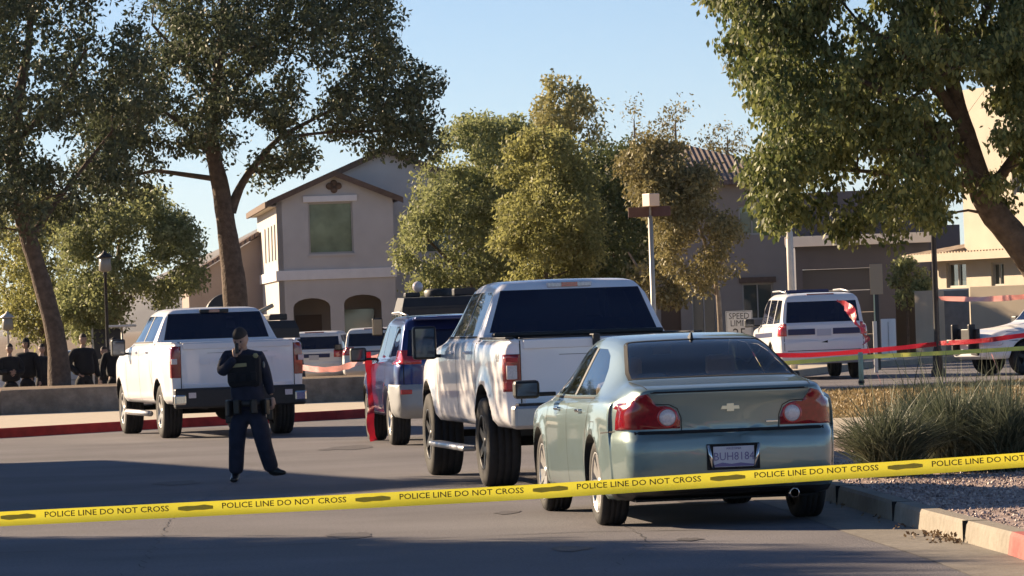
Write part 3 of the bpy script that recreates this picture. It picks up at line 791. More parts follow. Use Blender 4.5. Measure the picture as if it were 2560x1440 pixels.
def make_wheel(root, x, y, r, width, rr, style='alloy', spokes=5, rimmat=None):
    s = 1 if x > 0 else -1; xo = x+s*width/2; xi = x-s*width/2      # x = centre of the tread
    hub = MB().lathe([(.001,xi+s*.03),(rr*.97,xi+s*.03),(rr*.97,xo-s*.07),(rr*.6,xo-s*.085),(.001,xo-s*.085)], 'x', 32, (0,y,r)).build('wheel', M['liner'], root)
    prof = [(rr,xi+s*.012),(rr+.02,xi),(r*.86,xi-s*.004),(r*.955,xi+s*.008),(r*.99,xi+s*.028)]
    k = 4
    for i in range(k+1):
        u = xi+s*(.028+(width-.056)*i/k)
        if 0 < i < k: prof += [(r,u-s*.005),(r-.009,u-s*.004),(r-.009,u+s*.004),(r,u+s*.005)]
    prof += [(r*.99,xo-s*.028),(r*.955,xo-s*.008),(r*.86,xo+s*.004),(rr+.02,xo),(rr,xo-s*.012)]
    MB().lathe(prof, 'x', 44, (0,y,r)).build('tyre', M['tyre'], hub)
    rm = MB(); rm.lathe([(rr*.985,xo-s*.10),(rr*.99,xo-s*.015),(rr*1.01,xo-s*.004),(rr*.955,xo-s*.008),(rr*.93,xo-s*.04),(rr*.93,xo-s*.10)], 'x', 40, (0,y,r))
    rm.lathe([(.001,xo-s*.022),(rr*.16,xo-s*.024),(rr*.20,xo-s*.04),(rr*.20,xo-s*.08)], 'x', 20, (0,y,r))
    for i in range(spokes):
        for o_ in ((-.16,.16) if style == 'twin' else (0,)):
            a = 2*math.pi*i/spokes+o_; T = Matrix.Translation((0,y,r)) @ Matrix.Rotation(a, 4, 'X')
            w0, w1 = (.022,.03) if style == 'twin' else (.05,.035)
            v = [(xo-s*.030,-w0,rr*.14),(xo-s*.030,w0,rr*.14),(xo-s*.016,w1,rr*.95),(xo-s*.016,-w1,rr*.95)]
            v2 = [(a_-s*.035,b,c) for a_,b,c in v]
            rm.add([T @ Vector(q) for q in v+v2], [(0,1,2,3),(7,6,5,4),(0,4,5,1),(1,5,6,2),(2,6,7,3),(3,7,4,0)])
    rm.build('rim', rimmat or M['alloy'], hub)
def bumpf(t): t = max(0, min(1, t)); return t*t*(3-2*t)
def mirror(root, x, y, z, sx, sz, m, arm=True, glass=True):
    s = 1 if x > 0 else -1
    o = MB().box((x, y-.05, z), (x+s*sx, y+.09, z+sz), ch=.03)
    if arm: o.box((x-s*.14, y, z+.015), (x+s*.03, y+.05, z+.05), ch=.01)
    o = o.build('mirror', m, root)
    if glass: MB().box((x+s*.025, y-.058, z+.025), (x+s*(sx-.02), y-.051, z+sz-.025)).build('mirror_glass', M['mirrorglass'], o)
    return o
M['mirrorglass'] = mat('mirror_glass', (.05,.06,.08), .05, spec=1, metal=.4)
def text_mesh(s, size, M4, mat_, name, parent, font_w=1.0, ext=.0006, bold=0.0):
    cu = bpy.data.curves.new('t', 'FONT'); cu.body = s; cu.size = size; cu.align_x = 'CENTER'; cu.align_y = 'CENTER'; cu.extrude = ext; cu.resolution_u = 2
    cu.offset = bold
    o = bpy.data.objects.new('t', cu); COL.objects.link(o)
    dg = bpy.context.evaluated_depsgraph_get(); me = bpy.data.meshes.new_from_object(o.evaluated_get(dg)); bpy.data.objects.remove(o)
    me.transform(M4 @ Matrix.Diagonal((font_w,1,1,1))); me.name = name
    return mesh_obj(name, me, mat_, parent)
REARV = Matrix.Rotation(rad(90), 4, 'X')      # text upright, read from behind the vehicle (looking along +Y)
def arches(bm, wheels, w, extra=()):
    cut = []
    for (y, r, R) in wheels:
        for s in (1,-1):
            cut.append(smooth_cyl(s*(w-.34), s*(w+.4), y, r, R))
    b = boolean(bm, cut+list(extra))
    for f in b.faces:
        c = f.calc_center_median(); f.material_index = 0
        for (y, r, R) in wheels:
            if math.hypot(c.y-y, c.z-r) <= R+.0015 and abs(c.x) < w+.05: 
                if math.hypot(c.y-y, c.z-r) < R-.004 and abs(abs(c.x)-(w-.34)) > .003: continue
                f.material_index = 1; f.smooth = False
    return b
def flare(v, wheels, w, amt, band):
    if abs(v.x) < w*.6: return v
    for (y, r, R) in wheels:
        d = math.hypot(v.y-y, v.z-r)
        if v.z > r-.25: 
            k = bumpf(1-abs(d-R)/band) if d > R else 1
            v = Vector((v.x+(amt*k if v.x > 0 else -amt*k)*bumpf((abs(v.x)-w*.6)/(w*.3)), v.y, v.z))
    return v

# ---------------- sage green saloon
def build_sedan():
    root = empty('sedan', (1.455, 33.96, 0), rad(7.9), 'sage green metallic four door sedan parked at the right kerb, nearest car', 'car')
    WH = [(0,.33,.375),(2.85,.33,.375)]; w = .893
    keys = [(-1.0,.80,.30,.93,.66,1.05),(-.9,.84,.25,.95,.69,1.068),(-.6,.872,.21,.975,.69,1.092),(-.42,.885,.2,.98,.665,1.115),(0,.892,.19,.975,.60,1.275),(.40,.893,.19,.965,.575,1.392),
            (.8,.893,.19,.96,.57,1.435),(1.25,.893,.19,.95,.575,1.45),(1.75,.893,.19,.94,.585,1.42),(2.15,.89,.19,.935,.63,1.25),(2.55,.885,.19,.925,.72,1.03),(2.9,.885,.19,.90,.70,.975),(3.4,.865,.19,.84,.66,.89),(3.68,.80,.2,.74,.58,.77),(3.76,.72,.26,.66,.5,.69)]
    prof_z = [0,.24,.33,.45,.60,.685,.70,.73,.80,.95,1.02,1.05,1.2]; prof_d = [.09,.07,.0,-.03,-.035,-.02,.03,.045,.04,.025,-.01,-.015,.02]
    def deform(v):
        k = bumpf((-.62-v.y)/.3)
        if k > 0:
            v = Vector((v.x, v.y+k*(float(np.interp(v.z, prof_z, prof_d))+.06*(v.x/.8)**2+.10*max(0,(abs(v.x)-.70)/.10)**1.5-.03), v.z))
        k2 = bumpf((v.y-3.3)/.3)
        if k2 > 0: v = Vector((v.x, v.y-k2*.30*(v.x/.8)**2, v.z))
        # crease of the shoulder
        return flare(v, WH, w, .014, .12)
    bm = loft_body(keys, deform)
    bm = arches(bm, WH, w)
    side = lambda s: (lambda c, n: c.x*s > .45 and n.x*s > .3 and c.z > .96)
    for s in (1,-1):
        region(bm, [(1.34,.985),(1.34,1.355),(1.62,1.375),(1.88,1.30),(2.12,1.18),(2.38,1.01),(2.36,.985)], 'side', side(s), 2)
        region(bm, [(.20,1.00),(1.24,.985),(1.24,1.35),(.86,1.345),(.60,1.295),(.38,1.20),(.22,1.08)], 'side', side(s), 2)
        region(bm, [(1.245,.99),(1.335,.987),(1.335,1.35),(1.245,1.347)], 'side', side(s), 8)
        region(bm, [(s*a, b) for a, b in [(.62,1.016),(.589,.974),(.553,.922),(.50,.925),(.45,.912),(.405,.88),(.378,.81),(.380,.752),(1.0,.745),(1.0,.80),(1.0,.90),(.735,.955),(.683,.999)]], 'rear', lambda c, n: c.y < -.60 and c.x*s > 0, 4)
        region(bm, [(s*a, b) for a, b in [(.45,.56),(.74,.60),(.72,.70),(.52,.69)]], 'rear', lambda c, n: c.y > 3.2 and c.x*s > 0, 6)
    for f in bm.faces:
        if f.material_index == 4 and f.calc_center_median().y > -.74: f.material_index = 0
    region(bm, [(-.635,-.385),(.635,-.385),(.625,-.20),(.535,.40),(.515,.455),(-.515,.455),(-.535,.40),(-.625,-.20)], 'plan', lambda c, n: c.z > 1.05 and n.z > .3, 3)
    region(bm, [(-.66,2.50),(.66,2.50),(.55,1.80),(-.55,1.80)], 'plan', lambda c, n: c.z > .98 and n.z > .3, 3)
    region(bm, [(-1,.10),(1,.10),(1,.272),(.6,.285),(-.6,.285),(-1,.272)], 'rear', lambda c, n: c.y < -.55, 5)
    bv = bvh_of(bm)
    split_parts(bm, root, {0: ('body', M['sage'], 0, 0, None), 1: ('wheel_liner', M['liner'], 0, 0, None), 2: ('side_window', M['glass_mid'], -.002, 0, None), 3: ('windscreen', M['glass_mid'], -.002, 0, None),
        4: ('tail_light', M['redlens'], .007, .02, None), 5: ('bumper_valance', M['black'], .001, 0, None), 6: ('headlight', M['whitelens'], .004, .01, None), 8: ('door_pillar', M['black'], .001, 0, None)})
    bm.free()
    for s in (1,-1):
        for y in (0, 2.85): make_wheel(root, s*.765, y, .33, .215, .232, 'twin', 7)
        mirror(root, s*.98, 2.12, .955, .21, .15, M['black' if s < 0 else 'black'])
        # inner round lens of each tail light
        p, n = on_body(bv, (s*.474, -1, .835), (0,1,0))
        T = Matrix.Translation(p+Vector((0,-.004,0))) @ Matrix.Rotation(rad(8*s), 4, 'Z')
        lens = MB().lathe([(.001,-.016),(.03,-.017),(.058,-.013),(.064,-.003),(.064,.01)], 'y', 24, (0,0,0), T).build('reversing_light', M['whitelens'], root)
        MB().lathe([(.064,-.012),(.076,-.013),(.078,.0),(.074,.01)], 'y', 24, (0,0,0), T).build('lens_ring', M['redlens2'], lens)
        for y in (.60, 1.75):
            q, nn = on_body(bv, (s*1, y, .875), (-s,0,0))
            MB().box((q.x-s*.01,y-.09,.862),(q.x+s*.032,y+.09,.888),ch=.009).build('door_handle', M['chrome'], root)
    sm = MB()
    for s in (1,-1):
        D = (-s,0,0)
        for pts in ([(s,1.29,.24),(s,1.29,.96)], [(s,2.40,.26),(s,2.46,.7),(s,2.36,.96)], [(s,.42,.26),(s,.46,.55),(s,.20,.86),(s,.16,.99)], [(s,.44,.225),(s,2.40,.225)]):
            ribbon(bv, pts, D, .010, mb=sm)
        ribbon(bv, [(s*.37,-1,.72),(s*.372,-1,.83),(s*.40,-1,.90),(s*.46,-1,.93),(s*.60,-1,.935)], (0,1,0), .007, mb=sm)
        ribbon(bv, [(s*.62,-1,1.02),(s*.66,-.45,1.1)], (0,.2,-1), .007, mb=sm)
        ribbon(bv, [(s,.20,.978),(s,1.2,.966),(s,2.40,.962)], D, .014, mb=sm, off=.004)
        ribbon(bv, [(s,-.12,.80),(s,.04,.80),(s,.04,.68),(s,-.12,.68),(s,-.12,.80)], D, .006, mb=sm)
        ribbon(bv, [(s*.80,-.72,.735),(s*.80,-.40,.72)], D, .010, mb=sm)
    ribbon(bv, [(-.72,-1,.722),(.72,-1,.722)], (0,1,0), .026, mb=sm)  # trunk-to-bumper gap, widened to paint in the shadow on the bumper top
    ribbon(bv, [(-.5,-1,.265),(.5,-1,.265)], (0,1,0), .012, mb=sm)
    sm.build('panel_gap', M['seam'], root)
    lip = MB(); ribbon(bv, [(-.60,-1,1.022),(.60,-1,1.022)], (0,1,0), .014, mb=lip, off=.002); lip.build('trunk_lip_shadow_gap', M['seam'], root).name = 'trunk_lip_shade'  # dark strip painted as the shadow under the trunk lip
    # black edge of the rear glass
    ed = MB(); ribbon(bv, [(-.64,-.39,1.2),(.64,-.39,1.2),(.63,-.19,1.2),(.535,.41,1.3),(.51,.465,1.4),(-.51,.465,1.4),(-.535,.41,1.3),(-.63,-.19,1.2),(-.64,-.39,1.2)], (0,0,-1), .028, mb=ed)
    ed.build('glass_seal', M['seam'], root)
    # plate, frame, badge
    p, n = on_body(bv, (0,-1,.53), (0,1,0)); y = p.y
    pl = MB().box((-.155,y-.022,.452),(.155,y-.014,.606),ch=.002).build('licence_plate', M['plate'], root)
    text_mesh('BUH8184', .085, Matrix.Translation((0,y-.0235,.528)) @ REARV, M['plateink'], 'plate_number', pl, .92)
    text_mesh('ARIZONA', .026, Matrix.Translation((0,y-.0235,.589)) @ REARV, M['plateink'], 'plate_state', pl)
    MB().add([(-.15,y-.0232,.456),(.15,y-.0232,.456),(.15,y-.0232,.468),(.05,y-.0232,.482),(-.02,y-.0232,.474),(-.09,y-.0232,.486),(-.15,y-.0232,.47)], [tuple(range(7))]).build('plate_hills', M['plateink'], pl)
    MB().box((-.20,y-.010,.432),(.20,y+.01,.626),ch=.004).build('plate_recess', M['seam'], root)
    fr = MB()
    for s in (1,-1): fr.tube([(s*.160,y-.026,.445),(s*.176,y-.03,.53),(s*.192,y-.026,.62)], [.012,.013,.012], 8)
    fr.build('plate_frame', M['chrome'], root)
    p, n = on_body(bv, (0,-1,.895), (0,1,0)); y = p.y
    em = MB(); bow = [(-.085,-.012),(-.028,-.012),(-.028,-.03),(.036,-.03),(.036,-.012),(.085,-.012),(.075,.016),(.028,.016),(.028,.034),(-.036,.034),(-.036,.016),(-.075,.016)]
    em.prism([(a*.84,b*.9) for a,b in bow], -.012, .002, lambda u,v,h: Vector((u+v*.15, y+h, .893+v))); em.build('emblem', M['gold'], root)
    MB().box((.27,y-.004,.775),(.36,y+.02,.785)).build('model_badge', M['chrome'], root)
    # antenna fin, exhaust, high brake light
    MB().add([(-.014,.46,1.395),(.014,.46,1.395),(.014,.62,1.41),(-.014,.62,1.41),(-.006,.47,1.455),(.006,.47,1.455),(.004,.52,1.452),(-.004,.52,1.452)],[(0,1,5,4),(1,2,6,5),(2,3,7,6),(3,0,4,7),(4,5,6,7)]).build('antenna', M['black'], root)
    MB().lathe([(.032,-.02),(.036,-.02),(.036,.2),(.030,.2),(.030,-.02)], 'y', 16, (.48,-.98,.235)).build('exhaust', M['chrome'], root)
    MB().box((-.7,-.8,.2),(.7,3.4,.215)).build('underbody', M['liner'], root)
    # inside: seats, headrests, parcel shelf, dashboard
    MB().box((-.62,-.32,.98),(.62,.12,1.0)).build('parcel_shelf', M['seat'], root)
    sb = MB(); sb.box((-.60,.10,.45),(.60,.30,1.02),ch=.05)
    for x in (-.38,.38): sb.box((x-.12,.12,1.00),(x+.12,.23,1.15),ch=.04)
    sb.build('rear_seat', M['seat'], root)
    for x in (-.38,.38):
        q = MB().box((x-.25,1.25,.45),(x+.25,1.42,1.08),ch=.06); q.box((x-.12,1.28,1.10),(x+.12,1.38,1.27),ch=.04); q.box((x-.06,1.3,1.05),(x+.06,1.35,1.12)); q.build('front_seat', M['seat'], root)
    MB().box((-.72,2.2,.7),(.72,2.6,.96),ch=.06).build('dashboard', M['black'], root)
    MB().box((-.08,1.86,1.28),(.08,1.89,1.35),ch=.01).build('rear_view_mirror', M['black'], root)
    return root
build_sedan()

# ---------------- pickups
def pickup(name, label, loc, yaw, p):
    root = empty(name, loc, yaw, label, 'pickup truck')
    w, rt, rail, z0, R = p['w'], p['roof'], p['rail'], p['z0'], p['r']; wb, ro, fo = p['wb'], p['ro'], p['fo']; AR = p['arch']
    WH = [(0,R,AR),(wb,R,AR)]; cb = p['cab']      # cab back
    bl = rail-.02
    keys = [(-ro,w*.955,z0,bl-.02,w*.90,rail-.005),(-ro+.10,w*.975,z0,bl,w*.91,rail),(cb-.06,w*.985,z0,bl,w*.91,rail),(cb-.03,w*.99,z0,bl,w*.905,rail+.01),(cb,w*.99,z0,bl+.02,w*.88,rail+.06),(cb+.14,w*.992,z0,bl+.02,w*.745,rt-.10),(cb+.21,w*.992,z0,bl+.02,w*.705,rt-.03),
            (cb+.5,w,z0,bl+.02,w*.69,rt-.005),(cb+1.0,w,z0,bl+.01,w*.69,rt),(cb+1.75,w,z0,bl,w*.70,rt-.045),(cb+2.05,w,z0,bl-.01,w*.73,rt-.19),(cb+2.55,w,z0,bl-.04,w*.80,rail+.02),(cb+2.8,w,z0,bl-.07,w*.80,rail-.03),(wb+.55,w*.97,z0-.02,bl-.20,w*.76,rail-.12),(wb+fo-.12,w*.92,z0-.05,bl-.30,w*.72,rail-.20),(wb+fo,w*.86,z0,bl-.38,w*.66,rail-.30)]
    def deform(v):
        k = bumpf((-ro+.25-v.y)/.2)
        if k > 0 and v.z < 1.6: v = Vector((v.x, v.y+k*.055*(abs(v.x)/w)**3, v.z))
        k = bumpf((v.y-wb-fo+.4)/.3)
        if k > 0: v = Vector((v.x, v.y-k*.12*(v.x/w)**2, v.z))
        return flare(v, WH, w, p.get('flare',.02), .14)
    bm = loft_body(keys, deform, step=.09, nose=.06, tail=.02)
    bed = MB().box((-w*.84,-ro+.07,z0+.32),(w*.84,cb-.10,rail+.4))
    bm = arches(bm, WH, w, extra=[bed])
    for f in bm.faces:
        c = f.calc_center_median()
        if abs(c.x) < w*.842 and -ro+.06 < c.y < cb-.09 and z0+.3 < c.z < rail+.02 and f.material_index == 0: f.material_index = 7; f.smooth = False
    side = lambda s: (lambda c, n: c.x*s > .4 and n.x*s > .35 and c.z > rail-.05)
    zb = rail+.03; zt = rt-.115
    for s in (1,-1):
        region(bm, [(cb+.26,zb),(cb+1.12,zb),(cb+1.12,zt+.005),(cb+.42,zt),(cb+.32,zt-.03)], 'side', side(s), 2)
        region(bm, [(cb+1.20,zb),(cb+2.42,zb-.01),(cb+2.34,zb+.05),(cb+1.92,zt-.03),(cb+1.80,zt),(cb+1.20,zt+.005)], 'side', side(s), 2)
        region(bm, [(cb+1.125,zb),(cb+1.195,zb),(cb+1.195,zt+.004),(cb+1.125,zt+.004)], 'side', side(s), 8)
        a, b = p['lx'], p['lz']
        region(bm, [(s*a[0],b[0]),(s*1.3,b[0]),(s*1.3,b[1]),(s*a[0],b[1])], 'rear', lambda c, n: c.y < -ro+.3 and c.x*s > 0, 4)
        region(bm, [(s*.55,rail-.52),(s*.9,rail-.52),(s*.9,rail-.32),(s*.60,rail-.32)], 'rear', lambda c, n: c.y > wb+.5 and c.x*s > 0, 6)
    for f in bm.faces:
        if f.material_index == 4 and f.calc_center_median().y > -ro+.12: f.material_index = 0
    g = p['glass']
    region(bm, [(-g[0],g[2]),(g[0],g[2]),(g[1],g[3]),(-g[1],g[3])], 'rear', lambda c, n: cb-.08 < c.y < cb+.3 and n.y < -.4, 3)
    region(bm, [(-w*.76,cb+2.48),(w*.76,cb+2.48),(w*.68,cb+1.85),(-w*.68,cb+1.85)], 'plan', lambda c, n: c.z > rail and n.z > .3, 3)
    bv = bvh_of(bm)
    paint = p['paint']
    split_parts(bm, root, {0: ('body', paint, 0, 0, None), 1: ('wheel_liner', M['liner'], 0, 0, None), 2: ('side_window', M['glass_dark'], -.002, 0, None), 3: ('windscreen', M['glass_dark'], -.002, 0, None),
        4: ('tail_light', M['redlens'], .008, .03, None), 6: ('headlight', M['whitelens'], .004, .01, None), 7: ('bed_liner', M['black'], 0, 0, None), 8: ('door_pillar', M['black'], .001, 0, None)})
    bm.free()
    for s in (1,-1):
        for y in (0, wb): make_wheel(root, s*(w-p['tw']/2-.03+p.get('poke',0)), y, R, p['tw'], p['rr'], p.get('style','alloy'), p.get('spokes',6), p['rim'])
        mirror(root, s*(w+.04), cb+2.22, rail-.18+p.get('mz',0), p['mx'][0], p['mx'][1], p['mmat'])
        for y in (cb+.42, cb+1.42):
            q, nn = on_body(bv, (s*1, y, rail-.13), (-s,0,0)); MB().box((q.x-s*.01,y-.10,rail-.145),(q.x+s*.035,y+.10,rail-.115),ch=.01).build('door_handle', paint if p['hp'] else M['chrome'], root)
    sm = MB()
    for s in (1,-1):
        D = (-s,0,0)
        for pts in ([(s,cb-.015,z0+.03),(s,cb-.015,rail)], [(s,cb+1.16,z0+.03),(s,cb+1.16,rail)], [(s,cb+2.45,z0+.03),(s,cb+2.5,rail-.04)], [(s,cb+.18,rail),(s,cb+.18,rail-.35),(s,cb+.02,z0+.3)]):
            ribbon(bv, pts, D, .012, mb=sm)
        ribbon(bv, [(s,cb+.24,rail+.018),(s,cb+2.44,rail+.010)], D, .018, mb=sm, off=.004)
        ribbon(bv, [(s*p['lx'][0],-ro,z0+.03),(s*p['lx'][0],-ro,rail-.02)], (0,1,0), .012, mb=sm)
    ribbon(bv, [(-.45,-ro,rail-.16),(.45,-ro,rail-.16)], (0,1,0), .004, mb=sm)
    sm.build('panel_gap', M['seam'], root)
    # tailgate pressings
    y = on_body(bv, (0,-ro,rail-.2), (0,1,0))[0].y
    tg = MB(); xg = p['lx'][0]-.03
    tg.box((-xg,y-.012,rail-.10),(xg,y+.03,rail-.012),ch=.01)
    tg.box((-xg,y-.010,z0+.20),(xg,y+.03,z0+.30),ch=.008)
    tg.build('tailgate', paint, root)
    MB().box((-.11,y-.022,rail-.145),(.11,y+.0,rail-.105),ch=.006).build('tailgate_handle', paint if p['hp'] else M['black'], root)
    # bed rail caps
    rc = MB()
    for s in (1,-1): rc.box((s*w*.86,-ro+.06,rail-.004),(s*w*.945,cb-.07,rail+.016),ch=.005)
    rc.box((-w*.82,-ro+.0,rail-.002),(w*.82,-ro+.05,rail+.012),ch=.004); rc.build('rail_cap', p.get('cap', M['black']), root)
    # frame, axle, spare, hitch
    uf = MB(); uf.box((-.45,-ro+.1,R+.02),(-.36,wb+.4,R+.16)); uf.box((.36,-ro+.1,R+.02),(.45,wb+.4,R+.16)); uf.tube([(-w+.2,0,R),(w-.2,0,R)], .05, 10); uf.sphere((0,0,R), .16, sc=(1,.8,1)); uf.tube([(-w+.2,wb,R),(w-.2,wb,R)], .04, 10)
    uf.lathe([(.1,-.1),(.36,-.1),(.38,0),(.36,.1),(.1,.1)], 'z', 24, (0,-.75,R+.12)); uf.box((-.035,-ro-.14,R+.02),(.035,-ro+.2,R+.09)); uf.build('chassis', M['liner'], root)
    MB().box((-w+.3,-ro+.2,z0+.02),(w-.3,wb+.5,z0+.04)).build('underbody', M['liner'], root)
    # third brake light
    yb, zb2 = cb+.165, rt-.055
    bl_ = MB().box((-.22,yb-.03,zb2-.03),(.22,yb+.05,zb2+.022),ch=.01).build('cargo_light', p['chmsl'][0], root)
    MB().box((-.08,yb-.036,zb2-.024),(.08,yb-.028,zb2+.018)).build('brake_light', p['chmsl'][1], bl_)
    # rear bench heads inside
    sb = MB(); sb.box((-.7,cb+.30,z0+.3),(.7,cb+.45,rail+.02),ch=.04)
    for x in (-.4,.4): sb.box((x-.13,cb+.30,rail+.0),(x+.13,cb+.42,rail+.17),ch=.04); sb.box((x-.13,cb+1.3,rail+.0),(x+.13,cb+1.4,rail+.20),ch=.04)
    sb.build('seat', M['black'], root)
    return root, bv
rt_, bv_ = pickup('lifted_pickup', 'white lifted pickup with black wheels and chrome bumper, directly ahead of the sage sedan', (.665,42.53,0), rad(9.2),
    dict(w=1.0, roof=1.985, rail=1.42, z0=.57, r=.43, wb=3.68, ro=1.22, fo=.94, arch=.56, cab=.50, lx=(.815,.99), lz=(.925,1.275), glass=(.83,.685,1.475,1.885), paint=M['white'], tw=.32, rr=.26, rim=M['darkrim'],
         poke=.05, mx=(.24,.34), mmat=M['black'], mz=-.02, hp=True, flare=.03, chmsl=(M['whitelens'], M['redlens2'])))
y_ = -1.245
cb_ = MB(); cb_.box((-.93,-1.44,.575),(.93,-1.24,.80),ch=.035); cb_.build('rear_bumper', M['steel'], rt_)
MB().box((-.88,-1.43,.795),(.88,-1.25,.815),ch=.005).build('bumper_step', M['black'], rt_)
for s in (1,-1):
    x = s*.905
    MB().box((x-.062,y_-.02,1.20),(x+.06,y_+.02,1.245),ch=.004).build('lamp_bar', M['redlens2'], rt_)
    MB().box((x-.05,y_-.022,1.04),(x+.048,y_+.02,1.17),ch=.006).build('reversing_light', M['whitelens'], rt_)
    MB().box((x-.062,y_-.02,.95),(x+.06,y_+.02,1.02),ch=.004).build('lamp_bar', M['redlens2'], rt_)
    MB().box((s*.99,.55,.33),(s*1.13,2.9,.385),ch=.02).build('running_board', M['steel'], rt_)
    # 4x4 mark on the bedside
    q, nn = on_body(bv_, (s*1.1,-.86,1.245), (-s,0,0))
    text_mesh('4x4', .13, Matrix.Translation((q.x+s*.004,-.86,1.245)) @ Matrix.Rotation(rad(90*s),4,'Z') @ Matrix.Rotation(rad(90),4,'X'), M['greymark'] if 'greymark' in M else M['silverplastic'], 'side_mark', rt_, 1.1, .001)
# dark cover folded over part of the tailgate
MB().box((-.82,.30,1.425),(.86,.46,1.475),ch=.02).build('bed_cover', M['black'], rt_)
MB().box((-.13,-1.29,1.33),(-.06,-1.10,1.445),ch=.012).build('strap_lock', M['black'], rt_)
MB().tube([(0,-1.33,.48),(0,-1.45,.46)], [.035,.035], 10).build('tow_hitch', M['black'], rt_)
rt2, bv2 = pickup('crew_pickup', 'white crew cab pickup with silver wheels and black bumper behind the officer', (-4.34,65.7,0), rad(13.6),
    dict(w=1.015, roof=1.93, rail=1.41, z0=.50, r=.40, wb=3.74, ro=1.18, fo=.95, arch=.485, cab=.56, lx=(.84,1.0), lz=(.90,1.36), glass=(.80,.70,1.455,1.845), paint=M['white'], tw=.28, rr=.245, rim=M['alloy'],
         mx=(.22,.26), mmat=M['black'], hp=True, flare=.025, cap=M['white'], spokes=6, chmsl=(M['black'], M['redlens'])))
MB().box((-.97,-1.36,.45),(.97,-1.19,.745),ch=.03).build('rear_bumper', M['black'], rt2)
for s in (1,-1):
    MB().box((s*.80,-1.375,.50),(s*.985,-1.19,.66),ch=.03).build('bumper_corner', M['chrome'], rt2)
    MB().box((s*.66,-1.37,.60),(s*.77,-1.355,.68),ch=.003).build('reflector', M['whitelens'], rt2)
    MB().box((s*.90,-1.225,1.10),(s*.985,-1.17,1.18),ch=.006).build('reversing_light', M['whitelens'], rt2)
    MB().tube([(s*1.02,.7,.36),(s*1.02,3.0,.36)], .045, 10).build('running_board', M['steel'], rt2)
text_mesh('CHEVROLET', .14, Matrix.Translation((0,-1.212,1.12)) @ REARV, M['white'], 'tailgate_lettering', rt2, 1.5, .004)

